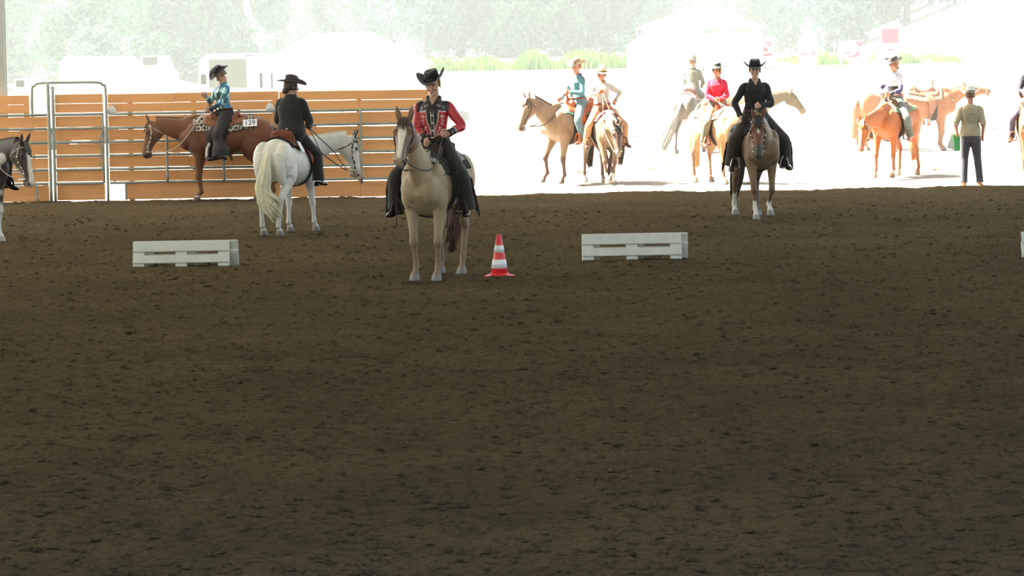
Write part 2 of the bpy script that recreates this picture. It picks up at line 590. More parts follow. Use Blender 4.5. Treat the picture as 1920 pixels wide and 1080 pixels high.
        if bl:      # (start, end, half-width top, half-width bottom)
            u0, u1, w0, w1 = bl
            wid = np.interp(hu, (u0, u0 + 0.10, u1 - .08, u1), (w0 * .8, w0, w1, w1)) + 0.008 * (n2 - .5)
            m = h * (hv > -0.05) * sstep(wid + .006, wid - .006, np.abs(hw)) * sstep(u0 - .02, u0 + .02, hu) * sstep(u1 + .03, u1 - .02, hu)
            C = mixc(C, (0.70, 0.66, 0.58), m)
        for s in (1, -1):
            d = np.sqrt((hu - 0.585) ** 2 + ((hv + 0.015) * 1.0) ** 2 + (hw - 0.05 * s) ** 2)
            C = mixc(C, (0.015, 0.012, 0.010), h * sstep(0.030, 0.014, d))
            d = np.sqrt((hu - 0.168) ** 2 + (hv - .026) ** 2 * 1.8 + (hw - 0.10 * s) ** 2)
            C = mixc(C, (0.03, 0.02, 0.015), h * sstep(0.040, 0.020, d) * 0.8)
        mouth = h * (np.abs(hv + 0.075 - 0.02 * (hu - .5)) < 0.006) * (hu > 0.46)
        C = mixc(C, np.asarray(c.get('muzzle', (0.08, .06, .05))) * 0.3, mouth)
        ear = (hu < c.get('earu', 0.0)) & (hu > -.3) & (hv > c.get('earv', 0.075)) & (np.abs(hw) < 0.16) & (np.abs(hw) > 0.02 * (hu < 0))& head
        if 'ear' in c:
            C = mixc(C, c['ear'], ear * 1.0)
        return np.clip(C, 0, 1)
    def mane(self, col, side=1, length=0.9, seed=1):
        rg = random.Random(seed)
        mb = MB()
        for i in range(70):
            t = 0.22 + 0.78 * i / 69 + rg.uniform(-.008, .008)
            L = length * rg.uniform(0.75, 1.1)
            pts = [self.neck_pt(t, a, o) for a, o in ((-0.06 * side, 0.0), (0.10 * side, 0.025), (side * (0.2 + 0.35 * L), 0.028), (side * (0.2 + 0.75 * L), 0.02), (side * (0.2 + 1.15 * L), 0.012))]
            pts = [p + V(-0.02 * j * (1 - t), 0, -0.015 * j) for j, p in enumerate(pts)]
            mb.tube(pts, [.016, .021, .021, .017, .004], [.008, .008, .007, .006, .002], lat=nrm(self.neck[4] - self.neck[1]), seg=6, sub=2)
        o = build(mb, 'mane', hair_mat(col), self.ob)
        mb = MB()
        for i in range(12):
            w = 0.05 * (i / 11 * 2 - 1)
            pts = [self.hp(-.03, .045, w * .6), self.hp(.02, .075, w * .8), self.hp(.09, .082, w * 1.0 + rg.uniform(-.01, .01)), self.hp(.15 + rg.uniform(-.02, .05), .082, w * .9 + rg.uniform(-.015, .015))]
            mb.tube(pts, [.010, .013, .011, .003], [.006, .006, .006, .003], lat=self.hw, seg=6, sub=2)
        build(mb, 'forelock', hair_mat(col), self.ob)
    def tail(self, col, sway=0.0, back=0.10, length=0.95, thick=1.0, seed=3, hook=0.0, dark=None):
        rg = random.Random(seed)
        mb = MB()
        d = V(-0.79, 0, 1.27)
        for i in range(110):
            a, r = rg.uniform(0, 2 * PI), math.sqrt(rg.random())
            ox, oy = r * math.cos(a), r * math.sin(a)
            L = length * rg.uniform(0.72, 1.05)
            w = thick
            pts = [d + V(0.04 + 0.02 * ox, 0.02 * oy, 0.0), d + V(-0.055 + 0.02 * ox, 0.028 * oy * w, -0.06),
                   d + V(-0.085 - back * .5 + 0.035 * ox * w, 0.055 * oy * w + sway * .10, -0.30 * L),
                   d + V(-0.06 - back + 0.05 * ox * w, 0.085 * oy * w + sway * .45 , -0.66 * L),
                   d + V(-0.03 - back + 0.04 * ox * w, 0.06 * oy * w + sway + hook * (0.6 + .4 * r), -1.0 * L + abs(hook) * .25)]
            mb.tube(pts, [.013, .022, .030, .028, .005], [.010, .015, .019, .017, .003], lat=(0, 1, 0), seg=6, sub=3)
        build(mb, 'tail', hair_mat(col), self.ob)

def hair_mat(col):
    nm = 'hair_%02x%02x%02x' % tuple(int(255 * min(1, c)) for c in col)
    return mat(nm, col, rough=0.5, noise=0.35, nscale=60, bump=0.5, bscale=120, spec=0.35, stretch=(1, 1, 0.12))

# ------------------------------------------------------------------ tack
def patch(x0, x1, f0, f1, nx, nf, off, taper=None):
    X = np.linspace(x0, x1, nx)
    G = []
    for i, x in enumerate(X):
        a, b = f0, f1
        if taper: a, b = taper(x, f0, f1)
        G.append(torso_pt(x, np.linspace(a, b, nf), off))
    return np.array(G)

def saddle(h, label, col=(0.16, 0.065, 0.03), nm='brown', x0=0.12, silver=False, name='western_saddle', legs=True, fend=None):
    """tree, seat, horn, skirts, fenders and stirrups; legs=False leaves the stirrups hanging straight"""
    L = leather(col, nm)
    root = empty(name, label, 'saddle', h.M)
    mb = MB()
    for s in (1, -1):
        G = patch(-0.34, 0.42, 0.08 * s, 0.92 * s, 14, 8, 0.035)
        if s < 0: G = G[:, ::-1]
        k = MB()
        k.sheet(G if s > 0 else patch(-0.34, 0.42, -0.92, -0.08, 14, 8, 0.035), 0.010)
        build(k, 'skirt', L, root)
    # seat with raised cantle and swelled fork
    X = [-0.17, -0.145, -0.11, -0.03, 0.07, 0.17, 0.235, 0.275, 0.315]
    Z = [1.61, 1.615, 1.55, 1.485, 1.475, 1.50, 1.57, 1.59, 1.53]
    W = [0.13, 0.19, 0.20, 0.17, 0.155, 0.15, 0.15, 0.16, 0.12]
    R = []
    for x, z, w in zip(X, Z, W):
        row = []
        for a in np.linspace(0, 2 * PI, 20, endpoint=False):
            c, s = math.cos(a), math.sin(a)
            top = z - 0.045 * (abs(s) ** 2)
            row.append((x + (-0.04 if x < -.1 and c > 0 else 0.0), w * s, top if c >= 0 else 1.455 - 0.10 * abs(s) ** 2 + 0.02 * c))
        R.append(row)
    k = MB().rings(np.array(R))
    build(k, 'seat', L, root, voxel=0.013, it=4)
    k = MB().tube([(0.275, 0, 1.56), (0.295, 0, 1.61), (0.31, 0, 1.655), (0.315, 0, 1.665)], [.03, .022, .020, .018], seg=12)
    k.ellipsoid((0.318, 0, 1.672), (.045, .036, .014))
    build(k, 'horn', L, root)
    k = MB()
    for i in range(1):
        ph = np.linspace(-2.05, 2.05, 30) + PI
        G = np.array([torso_pt(np.full(30, x), ph, 0.012) for x in (0.24, 0.30, 0.36)])
        k.sheet(G, 0.008)
    build(k, 'cinch', mat('cinch', (0.05, 0.04, 0.035), rough=0.9, bump=.4, bscale=200), root)
    for s in (1, -1):
        sx, sy, sz = (0.35, 0.385 * s, 0.775) if legs else (0.14, 0.36 * s, 0.62)
        if legs and h.__dict__.get('foot'):
            sx, sy, sz = h.foot[s]
        k = MB()
        P = [torso_pt(0.14, 0.75 * s, 0.05), torso_pt(0.20, 1.15 * s, 0.055), torso_pt(0.25, 1.45 * s, 0.055), V(sx * .5 + .25 * .5, sy * .85 + .02 * s, sz + 0.24)]
        k.tube(P, [.055, .10, .095, .035], [.008, .008, .008, .008], lat=(1, 0, 0), seg=12, sub=4)
        build(k, 'fender', leather(fend, 'fender') if fend else L, root)
        k = MB()
        top = V(sx * .5 + .25 * .5, sy * .92, sz + 0.25)
        st = V(sx, sy, sz)
        a = [st + V(0, 0.065, 0), st + V(0, 0.068, 0.05), st + V(-.005, 0.045, 0.13), st + V(-.01, 0.018, 0.165), st + V(-.01, -0.018, 0.165), st + V(-.005, -0.045, 0.13), st + V(0, -0.068, 0.05), st + V(0, -0.065, 0)]
        k.tube(a, .012, .026, lat=(0, 0, 1) if False else (0, 1, 0), seg=8, sub=3)
        k.box(st + V(-.035, -.066, -.012), st + V(.035, .066, .008))
        k.tube([st + V(-.01, 0, .16), top], [.022, .03], [.008, .008], lat=(1, 0, 0), seg=8)
        build(k, 'stirrup', mat('stirrup_steel', (0.45, 0.44, 0.42), rough=0.35, metal=0.8) if silver else L, root)
    k = MB()
    k.sheet(patch(-0.30, -0.20, -0.5, 0.5, 3, 12, 0.048), 0.008)
    build(k, 'rear_housing', L, root)
    return root

def blanket(h, label, col, nm, x0=-0.44, x1=0.50, phi=1.12, pattern=None, off=0.010, th=0.022, cols2=(0.7, 0.66, 0.55), name='saddle_blanket'):
    def cf(v):
        C = np.tile(np.asarray(col, float), (len(v), 1))
        if pattern == 'zigzag':
            q = (np.abs(((v[:, 0] * 9 + v[:, 2] * 9) % 1) - 0.5) < 0.17) ^ (np.abs(((v[:, 0] * 9 - v[:, 2] * 9) % 1) - 0.5) < 0.17)
            C = mixc(C, cols2, q.astype(float))
        elif pattern == 'stripe':
            C = mixc(C, cols2, (np.abs(((v[:, 0] * 8) % 1) - 0.5) < 0.14).astype(float))
        elif pattern == 'edge':
            C = mixc(C, cols2, ((v[:, 0] > x1 - 0.045) & (np.abs(((np.hypot(v[:, 1], v[:, 2]) * 16) % 1) - .5) < .33)).astype(float))
        return C
    k = MB()
    k.sheet(patch(x0, x1, -phi, phi, 44, 50, off), th)
    o = build(k, name, mat('wool', rough=0.95, use_vcol=True, noise=.12, nscale=80, bump=.5, bscale=150), None, h.M, cf=cf)
    return tag(o, label, 'saddle blanket')

def strap(k, pts, w=0.011, t=0.004, lat=(0, 0, 1), sub=4):
    k.tube(pts, w, t, lat=lat, seg=8, sub=sub)

def bridle(h, label, hand, col=(0.10, 0.05, 0.03), nm='dark', silver=False, sag=0.12, name='bridle', split=False, rein_pts=None):
    L = leather(col, nm)
    root = empty(name, label, 'bridle', h.M)
    k = MB()
    crown = [h.head_pt(0.30, 1.57, .006), h.head_pt(0.17, 1.35, .008), h.head_pt(0.07, 1.1, .010), h.head_pt(-.02, .6, .012), h.head_pt(-.035, 0, .016), h.head_pt(-.02, -.6, .012), h.head_pt(0.07, -1.1, .010), h.head_pt(0.17, -1.35, .008), h.head_pt(0.30, -1.57, .006)]
    strap(k, crown, .012, .005, lat=h.hu)
    for s in (1, -1):
        strap(k, [h.head_pt(0.29, 1.57 * s, .006), h.head_pt(0.40, 1.6 * s, .007), h.head_pt(0.50, 1.85 * s, .008)], .011, .005, lat=h.hv)
    strap(k, [h.head_pt(0.06, a, .010) for a in np.linspace(-1.15, 1.15, 9)], .011, .005, lat=h.hu)
    strap(k, [h.head_pt(0.06, 1.15, .01), h.head_pt(0.10, 1.9, .01), h.head_pt(0.12, 2.6, .01), h.head_pt(.13, PI, .01), h.head_pt(0.12, -2.6, .01), h.head_pt(0.10, -1.9, .01), h.head_pt(0.06, -1.15, .01)], .008, .004, lat=h.hu)
    build(k, 'headstall', L, root)
    S = mat('bit_steel', (0.62, 0.60, 0.56), rough=0.3, metal=0.9)
    k = MB()
    bit = {}
    for s in (1, -1):
        p = h.head_pt(0.50, 1.85 * s, .012)
        q = p - 0.13 * h.hv * 0.9 - 0.03 * h.hu
        k.tube([p + .03 * h.hv, p, q], [.010, .012, .007], seg=8)
        k.ellipsoid(p, (.018, .018, .018), nu=8, nv=6)
        bit[s] = q
    k.tube([h.head_pt(0.50, 1.85, 0), h.head_pt(0.50, -1.85, 0)], .008, seg=8)
    build(k, 'bit', S, root)
    if silver:
        for s in (1, -1):
            for u, a in ((0.06, 1.15), (0.17, 1.36), (0.25, 1.5), (0.33, 1.57), (0.42, 1.62)):
                build(MB().ellipsoid(h.head_pt(u, a * s, .012), (.016, .016, .016), nu=8, nv=6), 'concho', S, root)
    if hand is not None:
        for s in (1, -1):
            b = bit[s]
            mid = (b + V(hand)) / 2 - V(0, 0, sag) + V(0, 0.10 * s, 0)
            pts = [b, b * .72 + V(hand) * .28 - V(0, -.06 * s, sag * .85), mid, b * .25 + V(hand) * .75 - V(0, -.05 * s, sag * .55), V(hand)]
            if rein_pts: pts = [b] + [V(p) for p in rein_pts[s]] + [V(hand)]
            k = MB()
            strap(k, pts, .009, .005, sub=6)
            if split:      # the free end of a split rein hangs down
                e = V(hand)
                sp = split[s]
                strap(k, [e] + [V(p) for p in sp], .009, .005, sub=6)
            build(k, 'rein', L, root)
    return root
# ------------------------------------------------------------------ person
def frame(o, R):
    M = np.eye(4)
    M[:3, :3] = R
    M[:3, 3] = o
    return M

class Person:
    """origin under the figure, x forward, y left; pel = pelvis centre"""
    def __init__(self, M, pel=(0.08, 0, 1.55), lean=0, turn=0, hyaw=0, hpitch=0, hroll=0, arms=None, legs=None, s=1.0, female=False, girth=1.0, curl=(1.0, 1.0), skin=(0.50, 0.29, 0.20), voxel=0.0075):
        self.M, self.s, self.g, self.female, self.skin, self.voxel = M, s, girth, female, skin, voxel
        self.pel = V(pel)
        self.R = rot_z(math.radians(turn)) @ rot_y(math.radians(lean))
        self.HR = self.R @ rot_z(math.radians(hyaw)) @ rot_y(math.radians(hpitch)) @ rot_x(math.radians(hroll))
        sh = 0.148 if female else 0.168
        self.sh = {1: self.T(0, sh, 0.452), -1: self.T(0, -sh, 0.452)}
        self.el, self.wr, self.hd = {}, {}, {}
        self.palm = {}
        arms = arms or {}
        for k, sd in (('l', 1), ('r', -1)):
            a = arms.get(k, {})
            hand = self.T(*(a.get('at', (0.30, 0.12 * sd, 0.10))))
            hint = self.R @ V(a.get('hint', (-0.5, 0.9 * sd, -0.6)))
            self.wr[sd] = hand
            self.el[sd] = ik2(self.sh[sd], hand, 0.285 * s, 0.25 * s, hint)
            fw = nrm(hand - self.el[sd])
            d = nrm(self.R @ V(a['dir'])) if 'dir' in a else fw
            th = self.R @ V(a.get('thumb', (0.1, -0.35 * sd, 0.9)))
            th = nrm(th - (th @ d) * d)
            self.palm[sd] = (d, th, a.get('curl', 1.0))
        self.legs = {}
        legs = legs or {}
        for k, sd in (('l', 1), ('r', -1)):
            d = dict(knee=(0.34, 0.385 * sd, 1.185), ankle=(0.24, 0.41 * sd, 0.855), toe=(0.405, 0.455 * sd, 0.80))
            d.update(legs.get(k, {}))
            self.legs[sd] = {n: V(p) for n, p in d.items()}
        self.hc = self.T(0.02 / 1, 0, 0.705)
    def T(self, x, y, z):
        return self.pel + self.R @ (V(x, y, z) * self.s)
    def H(self, x, y, z):
        return self.hc + self.HR @ (V(x, y, z) * self.s * 1.05)
    def torso_rings(self, inf=0.0, z0=-0.12, z1=0.56, n=22):
        f = self.female
        Z = np.array((-.12, -.06, 0.0, 0.10, 0.19, 0.30, 0.40, 0.46, 0.505, 0.54, 0.565))
        A = np.array((.13, .17, .178, .165, .142 if not f else .125, .156 if not f else .138, .168 if not f else .147, .158 if not f else .140, .115, .078, .058))
        B = np.array((.10, .125, .128, .112, .100 if not f else .092, .112, .118 if not f else .122, .105, .088, .070, .058))
        X = np.array((0, 0, -0.005, 0, 0.01, 0.012, 0.015 if not f else .022, 0.0, -0.012, -0.012, -0.005))
        R = []
        for z in np.linspace(z0, z1, n):
            a, b, x = np.interp(z, Z, A), np.interp(z, Z, B), np.interp(z, Z, X)
            g = 1 + (self.g - 1) * (1 if z < 0.42 else 0.5)
            th = np.linspace(0, 2 * PI, 24, endpoint=False)
            c, s = np.cos(th), np.sin(th)
            R.append([self.T(x + (b * g + inf) * np.sign(cc) * abs(cc) ** 0.9, (a * g + inf) * np.sign(ss) * abs(ss) ** 0.85, z) for cc, ss in zip(c, s)])
        return np.array(R)
    def arm(self, mb, sd, inf, to=1.0, cuff=None):
        s = self.s
        a, e, w = self.sh[sd], self.el[sd], self.wr[sd]
        c = self.T(-.01, 0.08 * sd, 0.455)
        w = e + (w - e) * to
        k = 0.9 if self.female else 1.0
        P = [c, a, a * .5 + e * .5, e, e * .6 + w * .4, w]
        r = np.array((.050, .056, .049, .043, .040, .030)) * s * k * (0.5 + 0.5 * self.g) + inf
        mb.tube(P, r, r * 1.0, lat=self.R @ V(1, 0, 0), seg=14)
        if cuff:
            u = nrm(w - e)
            mb.tube([w - u * 0.05, w - u * .02, w], [r[-1] + .006, r[-1] + .009, r[-1] + .006], seg=14)
    def hand(self, mb, sd):
        d, th, curl = self.palm[sd]
        s = self.s * 1.02
        bk = np.cross(d, th) * sd      # out of the back of the hand
        w = self.wr[sd]
        def P(x, y, z): return w + (d * x + th * y + bk * z) * s
        mb.tube([P(-.03, 0, 0), P(.0, 0, 0), P(.035, 0, 0.002), P(.085, 0, 0.004)], np.array((.027, .029, .040, .042)) * s, np.array((.024, .021, .017, .014)) * s, lat=th, seg=12)
        for i, (y, L) in enumerate(((.031, .070), (.011, .080), (-.010, .074), (-.030, .058))):
            q = P(.078, y, .004)
            pts = [P(.055, y * .9, .004), q]
            a = 0.25 * curl
            for k, fr in enumerate((.42, .32, .26)):
                a += (0.25 + 0.95 * curl) * (0.8 if k == 2 else 1) if k or curl > .5 else 0.1
                q = q + (d * math.cos(a) - bk * math.sin(a) + th * y * 0.5 * (1 - curl)) * L * fr * s
                pts.append(q)
            mb.tube(pts, np.array((.0095, .0098, .009, .0085, .0065)) * s, lat=th, seg=8, sub=3)
        pts = [P(.012, .018, -.004), P(.040, .050, -.012), P(.066, .056, -.026), P(.085, .046 - .012 * curl, -.034 - .008 * curl)]
        mb.tube(pts, np.array((.016, .0135, .0105, .008)) * s, lat=th, seg=8, sub=3)
    def head(self, mb):
        H, s = self.H, self.s
        R = self.HR
        mb.tube([self.T(-.012, 0, .50), self.T(-.005, 0, .56), H(-.012, 0, -.10), H(-.01, 0, -.02)], np.array((.066, .056, .053, .055)) * s, seg=14, lat=R @ V(0, 1, 0))
        mb.ellipsoid(H(-.014, 0, .030), V(.097, .076, .092) * s, R)
        mb.ellipsoid(H(.018, 0, -.020), V(.068, .066, .092) * s, R)
        mb.ellipsoid(H(.042, 0, -.075), V(.044, .047, .040) * s, R)
        mb.ellipsoid(H(.072, 0, -.098), V(.020, .023, .017) * s, R)
        for y in (1, -1):
            mb.ellipsoid(H(.056, .036 * y, -.028), V(.026, .026, .022) * s, R)
            mb.ellipsoid(H(.066, .030 * y, .020), V(.020, .028, .009) * s, R)
            mb.ellipsoid(H(-.008, .078 * y, -.018), V(.018, .009, .031) * s, R)
        mb.tube([H(.078, 0, .012), H(.090, 0, -.010), H(.103, 0, -.034), H(.086, 0, -.046)], np.array((.009, .011, .015, .009)) * s, seg=8, lat=R @ V(0, 1, 0))
        mb.ellipsoid(H(.079, 0, -.063), V(.012, .022, .006) * s, R)
        mb.ellipsoid(H(.077, 0, -.074), V(.012, .019, .007) * s, R)
    def leg(self, mb, sd, ra, off=0.0, ext=0.0):
        L = self.legs[sd]
        hip = self.T(0, .085 * sd, -.02)
        k, a = L['knee'], L['ankle']
        out = self.R @ V(0, sd * off, 0)
        P = [hip + V(0, 0, .02), hip * .65 + k * .35, hip * .2 + k * .8 + out * .3, k + out * .3, k * .68 + a * .32 + out * .5, k * .25 + a * .75 + out, a + out - V(0, 0, ext)]
        mb.tube(P, ra, None, lat=nrm(np.cross(k - hip, a - k)) if np.linalg.norm(np.cross(nrm(k - hip), nrm(a - k))) > .1 else (0, 1, 0), seg=16)
        return P
    def base(self, label, name='person'):
        mb = MB()
        mb.rings(self.torso_rings(-.014))
        self.head(mb)
        s = self.s
        for sd in (1, -1):
            self.arm(mb, sd, -.006)
            self.hand(mb, sd)
            self.leg(mb, sd, np.array((.088, .080, .060, .050, .050, .034, .030)) * s)
            a, t = self.legs[sd]['ankle'], self.legs[sd]['toe']
            mb.tube([a + V(0, 0, .02), a * .6 + t * .4 - V(0, 0, .045), t - V(0, 0, .036)], [.030, .030, .020], [.03, .020, .012], seg=10)
        o = build(mb, name, skin_mat(), None, self.M, voxel=self.voxel, it=2, cf=self.paint_skin)
        tag(o, label, 'person')
        self.ob = o
        w = mat('eye_white', (0.55, 0.52, 0.48), rough=.25)
        ir = mat('iris', (0.03, 0.025, 0.02), rough=.2)
        for y in (1, -1):
            e = build(MB().ellipsoid(self.H(.068, .031 * y, .003), .0088 * s, nu=10, nv=7), 'eye', w, o)
            build(MB().ellipsoid(self.H(.0745, .031 * y, .002), .0052 * s, nu=8, nv=6), 'iris', ir, e)
        return o
    def paint_skin(self, p):
        C = np.tile(V(self.skin), (len(p), 1))
        q = (p - self.hc) @ self.HR / (self.s * 1.05)
        C *= (0.92 + .16 * vnoise(p, 30))[:, None]
        x, y, z = q.T
        hd = (np.abs(z) < .16) & (np.abs(y) < .11) & (np.abs(x) < .14)
        lip = hd & (x > .068) & (np.abs(z + .0685) < .0085) & (np.abs(y) < .022)
        C = mixc(C, V(self.skin) * V(.85, .50, .50), lip * .8)
        br = hd & (x > .05) & (np.abs(z - .022 + abs(0) ) < .006) & (np.abs(np.abs(y) - .031) < .019)
        C = mixc(C, (0.08, .05, .03), br * .8)
        ey = hd & (x > .05) & (np.abs(z - .003) < .010) & (np.abs(np.abs(y) - .031) < .016)
        C = mixc(C, V(self.skin) * .45, ey * .7)
        C = mixc(C, V(self.skin) * V(1.05, .80, .80), hd * sstep(.03, .012, np.hypot(np.abs(y) - .042, z + .03)) * .2 * (x > 0))
        return np.clip(C, 0, 1)
    # clothes
    def tc(self, p):
        """torso coordinates of points"""
        return (p - self.pel) @ self.R / self.s
    def shirt(self, cf, name='shirt', m=None, z0=-0.10, sleeve=0.97, voxel=None, inf=0.012, collar=True, collar_col=None, label=None):
        mb = MB()
        mb.rings(self.torso_rings(inf, z0=z0, z1=0.55))
        for sd in (1, -1):
            self.arm(mb, sd, inf * .8, to=sleeve, cuff=sleeve > .9)
        o = build(mb, name, m or cloth_mat(), self.ob, voxel=voxel or self.voxel, it=3, cf=lambda v: np.clip(self.vneck(cf(v, self.tc(v)), v) if collar else cf(v, self.tc(v)), 0, 1))
        if label: tag(o, label)
        if collar:
            k = MB()
            for sg in (1, -1):
                G = []
                for q in np.linspace(0, 1, 5):
                    row = []
                    for t in np.linspace(.30, PI, 14):
                        f = max(0.0, math.cos(t)) ** 1.5
                        i = V(-.012 + .066 * math.cos(t), .066 * math.sin(t), .580 - .050 * f)
                        e = V(-.012 + (.094 + .028 * f) * math.cos(t), (.094) * math.sin(t) + .030 * f, .548 - .115 * f)
                        p = i * (1 - q) + e * q
                        row.append(self.T(p[0], sg * p[1], p[2] + .012 * math.sin(PI * q)))
                    G.append(row)
                G = np.array(G)
                k.sheet(G if sg > 0 else G[:, ::-1], .005)
            build(k, 'collar', m or cloth_mat(), o, cf=lambda v: np.tile(V(collar_col or cf(v[:1], self.tc(v[:1]))[0]), (len(v), 1)))
        return o
    def vneck(self, C, v):
        t = self.tc(v)      # open collar: skin shows in a narrow V
        m = (t[:, 0] > .0) & (t[:, 2] > .485) & (np.abs(t[:, 1]) < .008 + .034 * np.clip((t[:, 2] - .485) / .065, 0, 1))
        return mixc(C, V(self.skin) * .95, m.astype(float))
    def trousers(self, col, name='jeans', m=None, radii=(.105, .098, .080, .072, .070, .062, .064), voxel=.010, cf=None, ext=0.0):
        mb = MB()
        mb.rings(self.torso_rings(.016, z0=-.13, z1=.10, n=10))
        for sd in (1, -1):
            self.leg(mb, sd, np.array(radii) * self.s, ext=ext)
        return build(mb, name, m or cloth_mat(), self.ob, voxel=voxel, it=3, cf=cf or (lambda v: V(col)[None, :] * (.9 + .2 * vnoise(v, 14))[:, None]))
    def chaps(self, col, fringe=True, flare=.125, name='chaps', m=None, fcol=None):
        for sd in (1, -1):
            mb = MB()
            P = self.leg(mb, sd, np.array((.122, .120, .108, .100, .102, flare * .93, flare)), off=.01, ext=.035)
            o = build(mb, name, m or cloth_mat(), self.ob, voxel=.011, it=3, cf=lambda v: V(col)[None, :] * (.85 + .3 * vnoise(v, 12))[:, None])
            if fringe:
                rg = random.Random(5)
                k = MB()
                D = catmull(np.array(P), 10)
                back = self.R @ V(-.40, .92 * sd, 0)
                ra = np.interp(np.linspace(0, 1, len(D)), np.linspace(0, 1, 7), (.118, .112, .100, .095, .100, flare * .93, flare))
                for i in range(6, len(D)):
                    for j in range(2):
                        b = D[i] + back * (ra[i] - .006) + self.R @ V(rg.uniform(-.02, .02), 0, rg.uniform(-.01, .01))
                        e = b + back * rg.uniform(.02, .055) - V(0, 0, rg.uniform(.07, .13))
                        k.tube([b, b * .5 + e * .5 + back * .018, e], [.007, .007, .004], [.003, .003, .002], seg=5, sub=2)
                tag(build(k, 'fringe', m or cloth_mat(), o, cf=lambda v: np.tile(V(fcol or col), (len(v), 1))), kind='stuff')
    def boots(self, col, nm, spur=True, shaft=.20, sole=None, rough=.3):
        for sd in (1, -1):
            a, t, kn = self.legs[sd]['ankle'], self.legs[sd]['toe'], self.legs[sd]['knee']
            f = nrm(t - a - V(0, 0, (t - a)[2] * .4))
            up = nrm(kn - a)
            lat = nrm(np.cross((0, 0, 1), f))
            k = MB()
            heel = a - f * .055 - V(0, 0, .045)
            k.tube([a + up * shaft, a + up * shaft * .5, a + up * .03, a - V(0, 0, .03) - f * .01, a - V(0, 0, .06)], [.058, .052, .046, .044, .036], [.062, .058, .052, .060, .055], lat=lat, seg=14)
            k.tube([heel, a - V(0, 0, .045) + f * .03, t * .55 + a * .45 - V(0, 0, .045), t - V(0, 0, .03) + f * .01, t - V(0, 0, .035) + f * .085], [.034, .040, .045, .046, .012], [.034, .042, .036, .028, .010], lat=lat, seg=14)
            o = build(k, 'boot', mat('boot_' + nm, col, rough=rough, noise=.15, nscale=25, spec=.5, coat=.2), self.ob, voxel=.009, it=3)
            k = MB()
            dn = V(0, 0, -1)
            hl = a - f * .05
            b0 = np.stack((f, lat, np.cross(f, lat)), 1)
            k.box((-.03, -.03, -.112), (.03, .03, -.07), frame(hl, b0), bev=.006)
            k.tube([hl + f * .02 + dn * .078, a + f * .07 + dn * .078, t + dn * .062, t + f * .085 + dn * .048], [.030, .030, .044, .012], [.008, .006, .007, .005], lat=lat, seg=10)
            build(k, 'sole', mat('sole_' + nm, sole or tuple(x * .6 for x in col), rough=.7), o)
            if spur:
                k = MB()
                c = a - V(0, 0, .035)
                pts = [c + f * .05 + lat * .052, c + lat * .056 - f * .02, c - f * .068 + lat * .03, c - f * .075, c - f * .068 - lat * .03, c - lat * .056 - f * .02, c + f * .05 - lat * .052]
                k.tube(pts, [.006] * 7, [.012] * 7, lat=f, seg=8)
                k.tube([c - f * .07, c - f * .12 - V(0, 0, .012)], [.007, .006], seg=8)
                k.ellipsoid(c - f * .13 - V(0, 0, .014), (.026, .026, .026) * V(1, .25, 1), b0, nu=10, nv=7)
                build(k, 'spur', mat('spur_steel', (.7, .7, .68), rough=.25, metal=.9), o)
    def belt(self, col=(0.03, .02, .015), z=.085, buckle=True):
        R = self.torso_rings(.021, z0=z - .02, z1=z + .02, n=3)
        o = build(MB().rings(R), 'belt', leather(col, 'belt%d' % int(sum(col) * 1000)), self.ob)
        if buckle:
            b = self.T(.136 * self.g + .004, 0, z)
            build(MB().ellipsoid(b, V(.010, .036, .026), self.R, nu=14, nv=8), 'buckle', mat('buckle', (.7, .66, .5), rough=.25, metal=.9), o)
    def hat(self, col, nm, band=(.02, .02, .02), curl=.075, tilt=0, brim=.115, crown=.120, roll=0, side_flat=0.0, yaw=0):
        s = self.s
        R = self.HR @ rot_z(math.radians(yaw)) @ rot_y(math.radians(tilt)) @ rot_x(math.radians(roll))
        o0 = self.H(-.008, 0, .060)
        def W(x, y, z): return o0 + R @ (V(x, y, z) * s)
        n = 40
        th = np.linspace(0, 2 * PI, n, endpoint=False)
        rings = []
        def brimz(t, f, lo):
            sd = abs(math.sin(t))
            return curl * (sd ** 2.2) * f ** 1.6 - (.016 * max(0, math.cos(t)) ** 2 + .014 * max(0, -math.cos(t)) ** 2) * f ** 1.3 - lo
        for f, lo in ((0.0, .006), (.4, .005), (.8, .005), (1.0, .004), (1.01, .0), (.8, .0), (.4, 0), (0.0, -.002)):
            row = []
            for t in th:
                ex = .108 + f * brim * .92
                ey = .090 + f * brim * (0.92 - .18 * f * min(1, curl / .1))
                row.append(W(ex * math.cos(t), ey * math.sin(t), brimz(t, f, lo)))
            rings.append(row)
        for h, kx, ky in ((.02, 1.0, 1.0), (.05, .98, .96), (.08, .95, .89), (.097, .90, .80), (.108, .78, .66), (.106, .5, .42), (.100, .22, .2)):
            row = []
            for t in th:
                c, sn = math.cos(t), math.sin(t)
                x, y = .108 * kx * c, .090 * ky * sn
                pinch = 1 - .22 * max(0, c) ** 2 * (h / .108)
                z = h * crown / .108 + .012 * (h / .108) * (-c * .3)
                if h > .095:      # crease along the top
                    z += .010 * (abs(y) / .06) - .010
                    z -= .008 * max(0, c)
                row.append(W(x, y * pinch, z))
            rings.append(row)
        k = MB().rings(np.array(rings))
        o = build(k, 'hat', mat('felt_' + nm, col, rough=.9, noise=.08, nscale=60, sheen=.3, bump=.15, bscale=200), self.ob)
        bb = [[W(.1095 * kk * math.cos(t), .0915 * kk * math.sin(t), z) for t in th] for z, kk in ((.004, 1.0), (.004, 1.02), (.026, 1.012), (.026, .985))]
        build(MB().rings(np.array(bb)), 'hat_band', leather(band, 'band%d' % int(sum(band) * 1000)), o)
